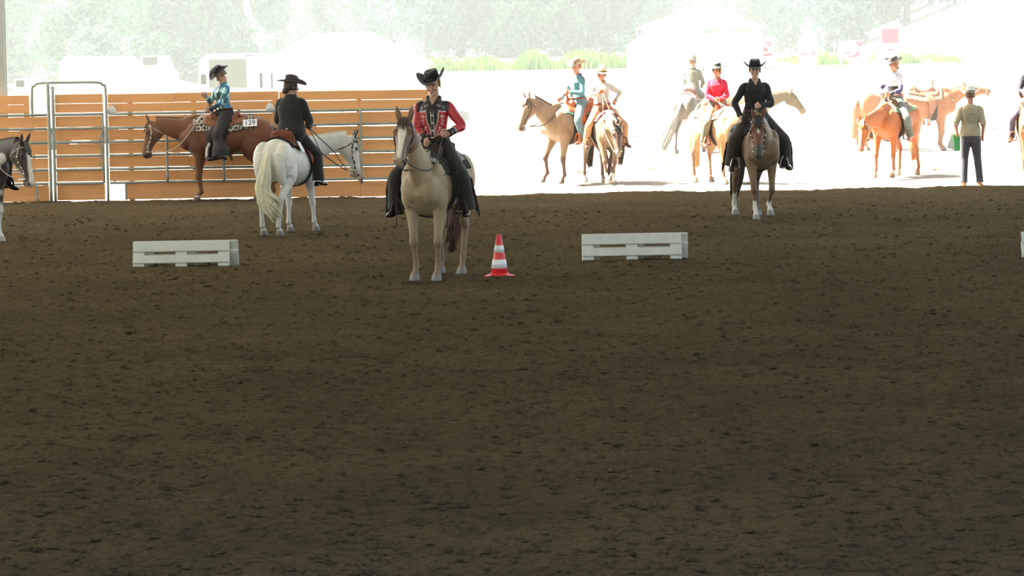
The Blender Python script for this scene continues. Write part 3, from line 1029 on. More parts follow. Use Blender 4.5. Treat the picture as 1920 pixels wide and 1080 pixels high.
    def hair(self, col, kind='short'):
        s = self.s
        k = MB()
        ed = 1.35 if kind == 'short' else .95
        th = np.linspace(ed, 2 * PI - ed, 20)
        G = []
        for z, r in (((.07, .98), (.04, 1.02), (.02, 1.03), (-.01, 1.02), (-.040, .97)) if kind == 'short' else ((.075, 1.0), (.04, 1.05), (.0, 1.06), (-.035, 1.03), (-.080, .95))):
            G.append([self.H(-.014 + .097 * r * math.cos(t), .078 * r * math.sin(t), z + (.018 if abs(math.sin(t)) > .85 and z < -.02 else 0) + max(0, math.cos(t)) * (.04 if z < 0 else 0)) for t in th])
        k.sheet(np.array(G), .007)
        if kind == 'bun':
            k.ellipsoid(self.H(-.095, 0, -.075), V(.045, .06, .05) * s, self.HR)
        if kind == 'long':
            k.tube([self.H(-.085, 0, -.03), self.H(-.11, 0, -.12), self.H(-.10, 0, -.24), self.H(-.09, 0, -.33)], [.05, .052, .04, .012], [.03, .03, .025, .01], lat=self.HR @ V(0, 1, 0))
        build(k, 'hair', hair_mat(col), self.ob)

def plain(col, var=.08, sc=16):
    return lambda v, t: V(col)[None, :] * (1 - var + 2 * var * vnoise(v, sc))[:, None]
# ------------------------------------------------------------------ ground
EDGE = 58.55      # the roof's edge, where the shade ends
_LAT = {}
def noise2(X, Y, cell, seed):
    """smooth value noise on a lattice of the given cell size (m)"""
    if seed not in _LAT:
        _LAT[seed] = np.random.RandomState(seed).rand(512, 512)
    L = _LAT[seed]
    gx, gy = X / cell, Y / cell
    ix, iy = np.floor(gx).astype(int), np.floor(gy).astype(int)
    fx, fy = gx - ix, gy - iy
    fx, fy = fx * fx * (3 - 2 * fx), fy * fy * (3 - 2 * fy)
    x0, x1, y0, y1 = ix % 512, (ix + 1) % 512, iy % 512, (iy + 1) % 512
    return (L[y0, x0] * (1 - fx) + L[y0, x1] * fx) * (1 - fy) + (L[y1, x0] * (1 - fx) + L[y1, x1] * fx) * fy

def grid_mesh(name, xs, ys, zf):
    X, Y = np.meshgrid(xs, ys)
    Z = zf(X, Y)
    m, n = X.shape
    me = bpy.data.meshes.new(name)
    idx = np.arange(m * n).reshape(m, n)
    q = np.stack((idx[:-1, :-1], idx[:-1, 1:], idx[1:, 1:], idx[1:, :-1]), -1).reshape(-1, 4)
    me.vertices.add(m * n)
    me.vertices.foreach_set('co', np.stack((X, Y, Z), -1).ravel())
    me.loops.add(q.size)
    me.loops.foreach_set('vertex_index', q.ravel())
    me.polygons.add(len(q))
    me.polygons.foreach_set('loop_start', np.arange(0, q.size, 4))
    me.polygons.foreach_set('loop_total', np.full(len(q), 4))
    me.update(calc_edges=True)
    me.polygons.foreach_set('use_smooth', np.ones(len(q), bool))
    return me

def footing(X, Y):
    """harrowed riding sand: low swells, clods and hoof prints"""
    z = (noise2(X, Y, 2.6, 1) - .5) * .05 + (noise2(X, Y, .9, 2) - .5) * .022
    a = noise2(X, Y, .26, 3) * .75 + noise2(X, Y, .11, 7) * .25      # hoof prints
    z += -.20 * np.clip(a - .66, 0, 1) * (.4 + 1.2 * noise2(X, Y, 1.7, 8))
    b = noise2(X * .8, Y, .42, 9)
    z += -.12 * np.clip(b - .72, 0, 1) * 2 * noise2(X, Y, 3.1, 10)
    z += (noise2(X, Y, .14, 4) - .5) * .020 + (noise2(X, Y, .075, 5) - .5) * .030
    c = noise2(X, Y, .10, 6)      # kicked-up clods
    z += .10 * np.clip(c - .80, 0, 1)
    return z - .006

def sand_mat(name, c1, c2, c3, rough=.95, fine=1.0):
    m = bpy.data.materials.new(name)
    m.use_nodes = True
    nt = m.node_tree
    N, K = nt.nodes, nt.links
    b = N['Principled BSDF']
    b.inputs['Roughness'].default_value = rough
    b.inputs['Specular IOR Level'].default_value = 0.0
    tc = N.new('ShaderNodeTexCoord')
    def noise(s, d, r=.6):
        n = N.new('ShaderNodeTexNoise')
        n.inputs['Scale'].default_value = s
        n.inputs['Detail'].default_value = d
        n.inputs['Roughness'].default_value = r
        K.new(tc.outputs['Object'], n.inputs['Vector'])
        return n
    n1, n2, n3 = noise(.45, 4), noise(11, 7, .75), noise(32 * fine, 8, .8)
    r1 = N.new('ShaderNodeValToRGB')
    r1.color_ramp.elements[0].position, r1.color_ramp.elements[0].color = .35, (*c1, 1)
    r1.color_ramp.elements[1].position, r1.color_ramp.elements[1].color = .65, (*c2, 1)
    K.new(n1.outputs['Fac'], r1.inputs['Fac'])
    r2 = N.new('ShaderNodeMapRange')
    r2.inputs['From Min'].default_value, r2.inputs['From Max'].default_value = .34, .50
    r2.inputs['To Min'].default_value, r2.inputs['To Max'].default_value = 1.0, 0.0
    K.new(n2.outputs['Fac'], r2.inputs['Value'])
    mx = N.new('ShaderNodeMix')
    mx.data_type = 'RGBA'
    K.new(r2.outputs['Result'], mx.inputs['Factor'])
    K.new(r1.outputs['Color'], mx.inputs[6])
    mx.inputs[7].default_value = (*c3, 1)
    mp = N.new('ShaderNodeMapRange')
    mp.inputs['From Min'].default_value, mp.inputs['From Max'].default_value = .3, .7
    mp.inputs['To Min'].default_value, mp.inputs['To Max'].default_value = .72, 1.28
    K.new(n3.outputs['Fac'], mp.inputs['Value'])
    m2 = N.new('ShaderNodeMix')
    m2.data_type = 'RGBA'
    m2.blend_type = 'MULTIPLY'
    m2.inputs['Factor'].default_value = 1
    K.new(mx.outputs[2], m2.inputs[6])
    K.new(mp.outputs['Result'], m2.inputs[7])
    K.new(m2.outputs[2], b.inputs['Base Color'])
    bp = N.new('ShaderNodeBump')
    bp.inputs['Strength'].default_value = 1.0
    bp.inputs['Distance'].default_value = .05
    K.new(n3.outputs['Fac'], bp.inputs['Height'])
    K.new(bp.outputs['Normal'], b.inputs['Normal'])
    return m

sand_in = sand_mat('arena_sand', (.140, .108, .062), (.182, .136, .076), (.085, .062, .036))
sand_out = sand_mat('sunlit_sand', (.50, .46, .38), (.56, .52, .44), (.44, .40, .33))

HALL_X0, HALL_X1, ROOF_Y0, ROOF_Z, ROOF_Z0 = -21.5, 10.5, 12.5, 14.5, 8.0
def build_ground():
    xs = np.concatenate((np.linspace(HALL_X0, -13, 9), np.arange(-12.5, 10.45, .045), [HALL_X1]))
    ys = np.concatenate((np.arange(14.5, 30, .028), np.arange(30, EDGE, .055), [EDGE]))
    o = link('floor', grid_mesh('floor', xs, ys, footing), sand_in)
    tag(o, kind='structure')
    V_, F_, n = [], [], 0
    far_x = np.concatenate((np.linspace(-160, -26, 16), np.arange(-25, 25, .5), np.linspace(26, 160, 16)))
    far_y = np.concatenate((np.arange(EDGE, 64, .2), np.arange(64, 110, .6), np.arange(110, 420, 4)))
    for i, (xs, ys) in enumerate(((far_x, far_y), (np.linspace(-160, HALL_X0, 30), np.linspace(14.5, EDGE, 12)), (np.linspace(HALL_X1, 160, 30), np.linspace(14.5, EDGE, 12)), (np.linspace(-160, 160, 40), np.linspace(-60, 14.5, 16)))):
        X, Y = np.meshgrid(xs, ys)
        Z = terrain(X, Y) if i == 0 else X * 0 - .012
        m, k = X.shape
        idx = n + np.arange(m * k).reshape(m, k)
        V_.append(np.stack((X, Y, Z), -1).reshape(-1, 3))
        F_.append(np.stack((idx[:-1, :-1], idx[:-1, 1:], idx[1:, 1:], idx[1:, :-1]), -1).reshape(-1, 4))
        n += m * k
    me = bpy.data.meshes.new('ground')
    me.from_pydata(np.vstack(V_).tolist(), [], np.vstack(F_).tolist())
    me.polygons.foreach_set('use_smooth', np.ones(len(me.polygons), bool))
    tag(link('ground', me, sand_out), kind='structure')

def build_clods():
    rs = np.random.RandomState(31)
    ph = (1 + 5 ** .5) / 2
    ico = np.array([(-1, ph, 0), (1, ph, 0), (-1, -ph, 0), (1, -ph, 0), (0, -1, ph), (0, 1, ph), (0, -1, -ph), (0, 1, -ph), (ph, 0, -1), (ph, 0, 1), (-ph, 0, -1), (-ph, 0, 1)]) / 1.9
    fc = np.array([(0, 11, 5), (0, 5, 1), (0, 1, 7), (0, 7, 10), (0, 10, 11), (1, 5, 9), (5, 11, 4), (11, 10, 2), (10, 7, 6), (7, 1, 8), (3, 9, 4), (3, 4, 2), (3, 2, 6), (3, 6, 8), (3, 8, 9), (4, 9, 5), (2, 4, 11), (6, 2, 10), (8, 6, 7), (9, 8, 1)])
    n = 9000
    y = 16 + 38 * rs.rand(n) ** 1.4
    x = (rs.rand(n) * 2 - 1) * (y * .17 + .6)
    z = footing(x[None, :], y[None, :])[0]
    s = .008 + .022 * rs.rand(n) ** 2.5
    vs = ico[None] * (.7 + .6 * rs.rand(n, 12, 1)) * s[:, None, None] * np.array((1.3, 1.1, .8)) + np.stack((x, y, z + s * .25), 1)[:, None, :]
    me = bpy.data.meshes.new('dirt_clods')
    me.from_pydata(vs.reshape(-1, 3).tolist(), [], (fc[None] + 12 * np.arange(n)[:, None, None]).reshape(-1, 3).tolist())
    tag(link('dirt_clods', me, sand_in), 'small brown clods of damp sand scattered over the arena floor', None, kind='stuff')
    n = 260
    y = 61 + 85 * rs.rand(n)
    x = (rs.rand(n) * 2 - 1) * y * .17
    z = np.array([tz(a, c) for a, c in zip(x, y)])
    s = .03 + .07 * rs.rand(n) ** 2
    vs = ico[None] * (.7 + .6 * rs.rand(n, 12, 1)) * s[:, None, None] * np.array((2.2, 1.4, .55)) + np.stack((x, y, z), 1)[:, None, :]
    me = bpy.data.meshes.new('turf_crumbs')
    me.from_pydata(vs.reshape(-1, 3).tolist(), [], (fc[None] + 12 * np.arange(n)[:, None, None]).reshape(-1, 3).tolist())
    tag(link('turf_crumbs', me, mat('turf_crumb', (.16, .14, .08), rough=.95)), 'small dark crumbs of turf scattered over the sunlit sand', None, kind='stuff')

def terrain(X, Y):
    t = np.clip((Y - 84) / 70, 0, 1)
    right = np.clip((X + 14) / 7, 0, 1)
    right = right * right * (3 - 2 * right)
    z = right * (1.80 * t * t * (3 - 2 * t) + np.clip((Y - 150) / 60, 0, 1) * .6)
    z += np.clip((Y - 150) / 60, 0, 1) * 2.0 * (1 - right)
    # an embankment climbs to the right beyond the row of grass
    e = np.clip((Y - 153) / 12, 0, 1)
    z += 2.9 * e * e * (3 - 2 * e) * np.clip((X - 19.0) / 7.5, 0, 1.4)
    near = np.clip((80 - Y) / 20, 0, 1) * np.clip((Y - EDGE) / .8, 0, 1)
    z += ((noise2(X, Y, 1.1, 21) - .5) * .05 + (noise2(X, Y, .5, 22) - .5) * .035) * near
    return z + np.where(Y <= EDGE + .01, footing(X, Y * 0 + EDGE), 0)

def tz(x, y):
    return float(terrain(np.array([[x, x + .01]]), np.array([[y, y]]))[0, 0])

def build_roof():
    m = mat('roof_sheet', (.55, .55, .53), rough=.7)
    ye = EDGE + ROOF_Z * SUN_DIR.y / SUN_DIR.z
    k = MB().box((HALL_X0, ROOF_Y0, 0), (HALL_X1, ye, .2))
    k.v[0][:, 2] += ROOF_Z0 + (ROOF_Z - ROOF_Z0) * (k.v[0][:, 1] - ROOF_Y0) / (ye - ROOF_Y0)      # unseen roof, its single pitch shaped to brighten the far floor
    tag(build(k, 'ceiling', m, smooth=False), kind='structure')
    pm = mat('post_paint', (.44, .48, .47), rough=.6, noise=.06, nscale=3)
    x = at_depth(11, 90, EDGE + .35).x
    k = MB()
    k.box((x - .36, EDGE + .25, -.2), (x - .005, EDGE + .29, ROOF_Z), bev=.005)
    k.box((x - .36, EDGE + .41, -.2), (x - .005, EDGE + .45, ROOF_Z), bev=.005)
    k.box((x - .20, EDGE + .28, -.2), (x - .17, EDGE + .42, ROOF_Z))
    tag(build(k, 'pillar', pm, smooth=False), kind='structure')

# ------------------------------------------------------------------ haze
def build_haze():
    m = bpy.data.materials.new('glare_haze')
    m.use_nodes = True
    nt = m.node_tree
    nt.nodes.clear()
    o = nt.nodes.new('ShaderNodeOutputMaterial')
    s = nt.nodes.new('ShaderNodeVolumeScatter')
    s.inputs['Color'].default_value = (.91, 1.0, .98, 1)
    s.inputs['Density'].default_value = HAZE
    s.inputs['Anisotropy'].default_value = .1
    nt.links.new(s.outputs[0], o.inputs['Volume'])
    k = MB().box((-150, EDGE + 3, -1), (150, 330, 26))  # scattering volume added to imitate the veil of glare over the yard
    tag(build(k, 'haze', m, smooth=False), 'added glare haze over the sunlit yard', None, kind='stuff')
HAZE = .00148

# ------------------------------------------------------------------ fence
WOOD = lambda: mat('fir_board', (.82, .41, .175), rough=.65, noise=.09, nscale=5, bump=.15, bscale=60, stretch=(.25, 1, 5.0))
GALV = lambda: mat('galvanised_steel', (.34, .355, .31), rough=.5, metal=.35, noise=.10, nscale=12)

def wp(px, y=EDGE):
    return at_depth(px, 280, y).x
def zp(py, px, y):
    return at_depth(px, py, y).z

def plank(root, x0, x1, z0, z1, y, rg):
    """one sawn board with a knot or two of relief at its own slight tilt"""
    k = MB()
    a = rg.uniform(-.0015, .0015)
    k.box((x0 + .0008, y - .014, z0), (x1 - .0008, y + .014, z1), frame(V(0, 0, 0), rot_y(0)), bev=.004)
    v = k.v[0]
    v[:, 2] += (v[:, 0] - x0) * a + rg.uniform(-.005, .005)
    v[:, 1] += rg.uniform(-.006, .006)
    build(k, 'plank', WOOD(), root, smooth=False)

def build_fence():
    rg = random.Random(8)
    YB = EDGE - .05          # boards
    YR = EDGE - .16          # rails in front of them
    rails = (.335, .585, .835, 1.085, 1.335, 1.590)
    base = .02
    rows = [(.022, .306), (.365, .556), (.615, .806), (.865, 1.056), (1.115, 1.306), (1.365, 1.560), (1.621, 1.780), (1.791, 1.955)]
    def boards(name, label, segs, ys=YB, skip=None, dz=0.0, jitter=True):
        root = empty(name, label, 'fence', Matrix.Translation((0, 0, 0)))
        for i, (z0, z1) in enumerate(rows):
            xs = segs(i)
            for a, b in zip(xs[:-1], xs[1:]):
                plank(root, a, b, z0 + dz, z1 + dz, ys, rg)
        return root
    xA0, xA1, xA2 = wp(-190), wp(58), wp(91)
    A = boards('board_fence', 'orange board fence left of the arched gate, upper boards shorter', lambda i: [xA0, wp(-70), xA1] if i >= 6 else [xA0, wp(-20), xA2])
    xB0, xB1 = wp(205), wp(525)
    B = boards('board_fence', 'longest orange board fence behind the chestnut horse with teal rider', lambda i: [xB0 + (.27 if i == 0 else 0), wp(330 + 25 * ((i * 7) % 3 - 1)), xB1])
    xC0, xC1 = wp(526), wp(806)
    Cc = boards('board_fence', 'orange board fence behind the grey horse, ending at the buckskin', lambda i: [xC0, wp(675), xC1], dz=-.012)
    # posts behind the boards
    for r, xs in ((A, (xA0 + .1, xA1 - .06)), (B, (xB0 + .4, (xB0 + xB1) / 2, xB1 - .08)), (Cc, (xC0 + .08, wp(675), xC1 - .08))):
        for x in xs:
            k = MB().box((x - .045, YB + .014, 0), (x + .045, YB + .09, 1.90), bev=.004)
            build(k, 'post', WOOD(), r, smooth=False)
    # tubular steel panels
    def panel(label, x0, x1, ups, foot=True):
        root = empty('corral_panel', label, 'panel', Matrix.Identity(4))
        for z in rails:
            build(MB().tube([(x0, YR, z), ((x0 + x1) / 2, YR, z + .003), (x1, YR, z)], .021, .026, lat=(0, 1, 0), seg=10), 'rail', GALV(), root)
        for x, z0, z1 in ups:
            build(MB().tube([(x, YR - .024, z0), (x, YR - .024, (z0 + z1) / 2), (x, YR - .024, z1)], .024, lat=(1, 0, 0), seg=10), 'upright', GALV(), root)
        return root
    pA = panel('galvanised rail panel left of the gate, behind the pinto', wp(-190), wp(92), [(wp(-100), 0, 1.6)])
    k = MB().tube([(wp(68), YR - .01, .34), (wp(68) + .01, YR - .01, .22), (wp(71), YR - .01, .02)], .02, seg=8)
    build(k, 'foot', GALV(), pA)
    pB = panel('galvanised rail panel behind the chestnut horse with teal rider', wp(207), wp(520), [(wp(315), .34, 1.34), (wp(421), .34, .84)])
    pC = panel('galvanised rail panel behind the grey horse', wp(522), wp(806), [(wp(678), .25, 1.61), (wp(795), 0.02, 1.61)])
    build(MB().tube([(wp(236), YR, .33), (wp(236.5), YR, .18), (wp(237), YR, .02)], .018, seg=8), 'foot', GALV(), pB)
    build(MB().tube([(wp(212), YR, .42), (wp(216), YR, .36), (wp(221), YR, .335)], .012, seg=8), 'brace', GALV(), pB)
    for r, x in ((pB, 213), (pC, 509)):          # pale round end plates on the top rail
        th = np.linspace(0, PI, 16)
        c = (wp(x), YR + .03, 1.60)
        k = MB()
        k.rings(np.array([[(c[0] + q * .085 * math.cos(t), c[1] + d, c[2] + q * .145 * math.sin(t)) for t in th] for d, q in ((-.012, .97), (-.010, 1), (.010, 1), (.012, .97))]))
        build(k, 'end_plate', mat('pale_plastic', (.85, .85, .84), rough=.5), r)
        k = MB().tube([(c[0] + s_ * .105 * math.cos(t), c[1] - .02, c[2] + .16 * math.sin(t)) for t, s_ in zip(np.linspace(.0, 1.7, 8), [1] * 8)], .007, seg=6)
        build(k, 'pin', GALV(), r)
    # arch and gate
    arch = empty('gate_arch', 'tall grey tube arch spanning the walk-through gate', 'arch', Matrix.Identity(4))
    xl, xr, zt = wp(63), wp(203), 2.17
    k = MB().tube([(xl, YB + .06, -.02), (xl, YB + .06, 1.0), (xl, YB + .05, zt - .17), (xl + .05, YB + .04, zt - .05), (xl + .17, YB, zt), ((xl + xr) / 2, YB - .05, zt + .005), (xr - .17, YR, zt), (xr - .05, YR, zt - .05), (xr, YR, zt - .17), (xr, YR, 1.0), (xr, YR, -.02)],
                  .024, lat=(0, 1, 0), seg=10, sub=5)
    build(k, 'hoop', GALV(), arch)
    build(MB().tube([(wp(96), YR, -.02), (wp(96), YR, 1.0), (wp(95), YR, zt)], .030, seg=10), 'post', GALV(), arch)
    g = empty('walk_gate', 'board-backed gate of grey tubes under the arch', 'gate', Matrix.Identity(4))
    g0, g1 = wp(104), wp(196)
    build(MB().tube([(g0, YR, .0), (g0, YR, 1.0), (g0, YR, 2.02), (g0, YR, 2.09)], [.028, .028, .026, .012], seg=10), 'hinge_post', GALV(), g)
    build(MB().tube([(g1, YR, .33), (g1, YR, 1.0), (g1, YR, 1.61)], .022, seg=10), 'upright', GALV(), g)
    for z in rails:
        build(MB().tube([(g0, YR, z), ((g0 + g1) / 2, YR, z), (g1, YR, z)], .021, .026, lat=(0, 1, 0), seg=10), 'rail', GALV(), g)
    for z0, z1 in rows:
        plank(g, g0 + .02, g1 + .0, z0, z1, YB - .01, rg)
    k = MB().tube([(g1 - .01, YR - .03, 1.30), (g1 - .05, YR - .04, 1.16), (g1 - .07, YR - .04, 1.08), (g1 - .03, YR - .04, .90), (g1 - .07, YR - .04, .72), (g1 - .02, YR - .04, .60), (g1, YR - .03, .36)], .012, seg=8)
    build(k, 'latch_lever', GALV(), g)
    # flowers in a pot beyond the gap
    fx, fy = at_depth(75, 370, EDGE + .35).x, EDGE + .35
    pot = empty('flower_pot', 'pot of red and yellow flowers seen through the fence gap', 'flowers', Matrix.Translation((fx, fy, 0)))
    build(MB().tube([(0, 0, 0), (0, 0, .02), (0, 0, .14), (0, 0, .15)], [.06, .07, .09, .092], seg=14, lat=(1, 0, 0)), 'pot', mat('clay', (.75, .70, .6), rough=.8), pot)
    for dx, dz, c, n in ((-.07, .22, (.75, .75, .08), 'yellow'), (.06, .21, (.80, .05, .10), 'red'), (.09, .27, (.78, .05, .12), 'red'), (-.02, .17, (.25, .45, .08), 'leaf')):
        k = MB()
        for i in range(7):
            a = i * 2.4
            k.ellipsoid((dx + .035 * math.cos(a), .03 * math.sin(a), dz + .03 * math.sin(a * 1.7)), (.03, .03, .022), nu=8, nv=5)
        build(k, 'blossom', mat('petal_' + n, c, rough=.7), pot)

# ------------------------------------------------------------------ obstacles
def build_cone():
    p = on_ground(936.5, 519.5)
    M = Matrix.Translation(p)
    root = empty('traffic_cone', 'red and white banded traffic cone beside the buckskin horse', 'cone', M)
    red = mat('cone_red', (.80, .035, .045), rough=.4, noise=.05, spec=.5)
    wht = mat('cone_white', (.80, .82, .84), rough=.35, spec=.6)
    n = 24
    th = np.linspace(0, 2 * PI, n, endpoint=False)
    def ring(r, z): return [(r * math.cos(t), r * math.sin(t), z) for t in th]
    k = MB().rings(np.array([ring(.165, .0), ring(.170, .006), ring(.168, .022), ring(.140, .030), ring(.115, .036), ring(.108, .05)]))
    for i in range(4):      # lugs under the rim
        a = i * PI / 2 + .3
        k.ellipsoid((.165 * math.cos(a), .165 * math.sin(a), .010), (.03, .03, .012), nu=8, nv=5)
    build(k, 'base', red, root)
    R = lambda z: .102 + (.026 - .102) * (z - .05) / .45
    k = MB().rings(np.array([ring(R(.05), .045), ring(R(.2), .2), ring(R(.35), .35), ring(R(.49), .49), ring(R(.5) * .8, .50), ring(R(.5) * .7, .49)]))
    build(k, 'body', red, root)
    for z0, z1 in ((.105, .21), (.29, .375)):
        k = MB().rings(np.array([ring(R(z0) - .001, z0), ring(R(z0) + .002, z0), ring(R(z1) + .002, z1), ring(R(z1) - .001, z1)]))
        build(k, 'white_band', wht, root)

def build_jump(px, py, px2, py2, label, yaw, dx=.10, sc=1.0):
    """two half pallets hinged at the top into a low tent; (px,py) - (px2,py2) are its front feet"""
    a, b = on_ground(px, py), on_ground(px2, py2)
    c = (a + b) / 2
    L = (b - a).length
    M = Matrix.Translation(c) @ Matrix.Rotation(yaw, 4, 'Z')
    root = empty('pallet_jump', label, 'jump', M)
    white = mat('white_paint', (.60, .62, .55), rough=.6, noise=.06, nscale=7, bump=.12, bscale=40)
    H = .345
    def side(sgn, shx):
        R = np.eye(4)
        t = sgn * .42
        R[:3, :3] = rot_x(t)
        R[:3, 3] = (shx, sgn * math.sin(.42) * H * .98 + .14, 0)
        y0, y1 = (-.012, .010) if sgn < 0 else (-.010, .012)
        fr = -1 if sgn < 0 else 1
        for z0, z1, xx in ((.200, .345, 0), (.045, .152, .0)):
            k = MB().box((-L / 2 - xx, -.011 * 1, z0), (L / 2 + xx, .011, z1), R, bev=.006)
            build(k, 'plank', white, root, smooth=False)
        w = .145
        for x in (-L / 2 + w / 2 + .0, 0.0, L / 2 - w / 2):
            k = MB().box((x - w / 2, .010 if sgn < 0 else -.075, .0), (x + w / 2, .075 if sgn < 0 else -.010, .235), R, bev=.005)
            build(k, 'block', white, root, smooth=False)
    side(-1, 0)
    side(1, dx)

# ------------------------------------------------------------------ background
def build_background():
    wht = mat('white_canvas', (.80, .80, .79), rough=.75)
    lac = mat('white_lacquer', (.80, .80, .80), rough=.35, coat=.4)
    drk = mat('tinted_glass', (.10, .11, .10), rough=.15, spec=.6)
    blu = mat('pale_blue_glass', (.30, .40, .52), rough=.15, spec=.6)
    gry = mat('grey_rubber', (.10, .10, .10), rough=.8)
    red = mat('banner_red', (.62, .05, .09), rough=.7)
    def tent(name, label, x0, x1, y, depth, eave, ridge, rx0, rx1, wall=(0, 1.0), val=.30):
        z0 = tz((x0 + x1) / 2, y)
        root = empty(name, label, 'tent', Matrix.Translation(((x0 + x1) / 2, y, z0)))
        o = V((x0 + x1) / 2, y, z0)
        k = MB()
        ym = y + depth / 2
        P = [(x0, y, eave), (x1, y, eave), (x1, y + depth, eave), (x0, y + depth, eave), (rx0, ym, ridge), (rx1, ym, ridge)]
        Q = [(p[0], p[1], p[2] - .05) for p in P]
        k.add(np.array(P + Q) - V(o[0], o[1], z0) , [(0, 1, 5, 4), (1, 2, 5), (2, 3, 4, 5), (3, 0, 4), (7, 6, 10, 11), (8, 7, 11), (9, 8, 11, 10), (6, 9, 10), (0, 6, 7, 1), (1, 7, 8, 2), (2, 8, 9, 3), (3, 9, 6, 0)])
        build(k, 'roof', wht, root, smooth=False)
        k = MB().box(V(x0, y - .02, eave - val) - o, V(x1, y + .02, eave - .02) - o)
        build(k, 'valance', wht, root, smooth=False)
        lo, hi = wall
        if hi > lo:
            for a, b, hi in ((x0, (x0 + x1) / 2, max(hi, .97)), ((x0 + x1) / 2, x1, hi)):
                k = MB().box(V(a + .03, y, z0 + .02) - o, V(b - .03, y + .03, z0 + (eave - z0) * hi) - o)
                build(k, 'side_wall', wht, root, smooth=False)
            k = MB().box(V(x0 + .03, y + depth - .03, z0 + .02) - o, V(x1 - .03, y + depth, z0 + (eave - z0) * (hi * .9 if hi > .9 else hi * .6)) - o)
            build(k, 'back_wall', wht, root, smooth=False)
        for x in (x0 + .05, (x0 + x1) / 2, x1 - .05):
            for yy in (y + .05, y + depth - .05):
                build(MB().tube([V(x, yy, z0 - .1) - o, V(x, yy, (z0 + eave) / 2) - o, V(x, yy, eave) - o], .035, seg=8), 'pole', GALV(), root)
        return root
    d = 104.0
    X = lambda px, d=d: at_depth(px, 100, d).x
    Z = lambda py, px, d=d: at_depth(px, py, d).z
    tent('party_tent', 'large white party tent with a hipped roof beyond the board fence', X(475), X(805), d, 6, Z(122, 650), Z(66, 640) + .1, X(575), X(690))
    d2 = 138.0
    tent('party_tent', 'big white marquee on the far right rise, open under its eaves', X(1205, d2), X(1432, d2), d2, 7, Z(50, 1330, d2), Z(10, 1330, d2), X(1300, d2), X(1345, d2), wall=(0, .84), val=.10)
    tent('party_tent', 'small low white awning left of the big marquee', X(1180, d2 - 3), X(1290, d2 - 3), d2 - 3, 4, Z(85, 1240, d2 - 3), Z(58, 1240, d2 - 3), X(1215, d2 - 3), X(1260, d2 - 3))
    # vehicles behind the fence
    def vehicle(name, label, cat, M, L, W, Hh, prof, wins, wheels, body=lac):
        root = empty(name, label, cat, M)
        k = MB()
        R = []
        P = catmull(np.array(prof), 3) if len(prof) > 8 else np.array(prof, float)
        pr = np.array(prof, float)
        for yy, q in ((-W / 2, .965), (-W / 2 + .06, 1), (W / 2 - .06, 1), (W / 2, .965)):
            c = pr.mean(0)
            R.append([(c[0] + (x - c[0]) * q, yy, c[1] + (z - c[1]) * q) for x, z in pr])
        k.rings(np.array(R))
        build(k, 'body', body, root, smooth=False)
        for (x0, x1, z0, z1, m, n) in wins:
            k = MB().box((x0, -W / 2 - .025, z0), (x1, -W / 2 + .03, z1), bev=.02)
            build(k, n, m, root, smooth=False)
        for x in wheels:
            for s in (-1, 1):
                k = MB()
                k.rings(np.array([[(x + r * math.cos(t), s * (W / 2 - .10) + q, .34 + r * math.sin(t)) for t in np.linspace(0, 2 * PI, 18, endpoint=False)] for r, q in ((.28, -.10), (.34, -.08), (.34, .08), (.28, .10))]))
                build(k, 'wheel', gry, root)
        return root
    d = 98.0
    xc = lambda px: at_depth(px, 130, d).x
    zc = lambda py, px: at_depth(px, py, d).z
    x0, x1 = xc(376), xc(628)
    c = (x0 + x1) / 2
    z1 = zc(101, 430)
    Lt = (x1 - x0) / 2
    vehicle('horse_truck', 'white horse truck with a wide grey doorway behind the teal-shirted rider', 'truck', Matrix.Translation((c, d, 0)), x1 - x0, 2.3, z1,
            [(-Lt, .45), (-Lt - .02, 1.4), (-Lt + .10, z1 - .15), (-Lt + .3, z1), (Lt - .8, z1), (Lt - .5, z1 - .3), (Lt, 1.5), (Lt, .45)],
            [(xc(398) - c, xc(468) - c, zc(164, 430), zc(110, 430), mat('grey_interior', (.20, .21, .18), rough=.8), 'doorway'), (xc(381) - c, xc(394) - c, zc(136, 388), zc(111, 388), blu, 'window'),
             (xc(382) - c, xc(393) - c, zc(158, 388), zc(139, 388), drk, 'window'), (xc(492) - c, xc(497) - c, zc(164, 495), zc(136, 495), gry, 'door_edge'), (xc(513) - c, xc(516) - c, zc(166, 515), zc(136, 515), gry, 'door_edge'),
             (xc(466) - c, xc(484) - c, zc(104, 475), zc(101.5, 475), gry, 'roof_lamp')], (-Lt + 1.0, Lt - 1.0))
    x0, x1 = xc(134), xc(292)
    c, Lt = (x0 + x1) / 2, (x1 - x0) / 2
    z1 = zc(104, 210)
    vehicle('caravan', 'rounded white caravan seen above the arched gate', 'caravan', Matrix.Translation((c, d - 2, 0)), x1 - x0, 2.1, z1,
            [(-Lt, .5), (-Lt - .03, 1.3), (-Lt + .05, z1 - .2), (-Lt + .25, z1), (Lt - .55, z1 - .02), (Lt - .15, z1 - .4), (Lt, 1.5), (Lt, .5)],
            [(xc(249) - c, xc(270) - c, zc(146, 260), zc(128, 260), mat('cream_blind', (.55, .50, .38), rough=.7), 'window')], (-.1,))
    d = 108.0
    x0, x1 = xc(268), xc(372)
    c, Lt = (x0 + x1) / 2, (x1 - x0) / 2
    z1 = zc(104, 290)
    vehicle('white_van', 'white van with a grey windscreen partly behind the caravan', 'van', Matrix.Translation((c, d, 0)), x1 - x0, 2.0, z1,
            [(-Lt, .4), (-Lt, z1 - .1), (-Lt + .1, z1), (-.15, z1), (.25, z1 - .85), (Lt - .1, z1 - 1.0), (Lt, 1.0), (Lt, .4)],
            [(-Lt + .1, -Lt + .62, zc(122, 290), zc(106, 290), drk, 'windscreen')], (-Lt + .6, Lt - .6))
    d = 92.0
    x0, x1 = xc(26), xc(132)
    c, Lt = (x0 + x1) / 2, (x1 - x0) / 2
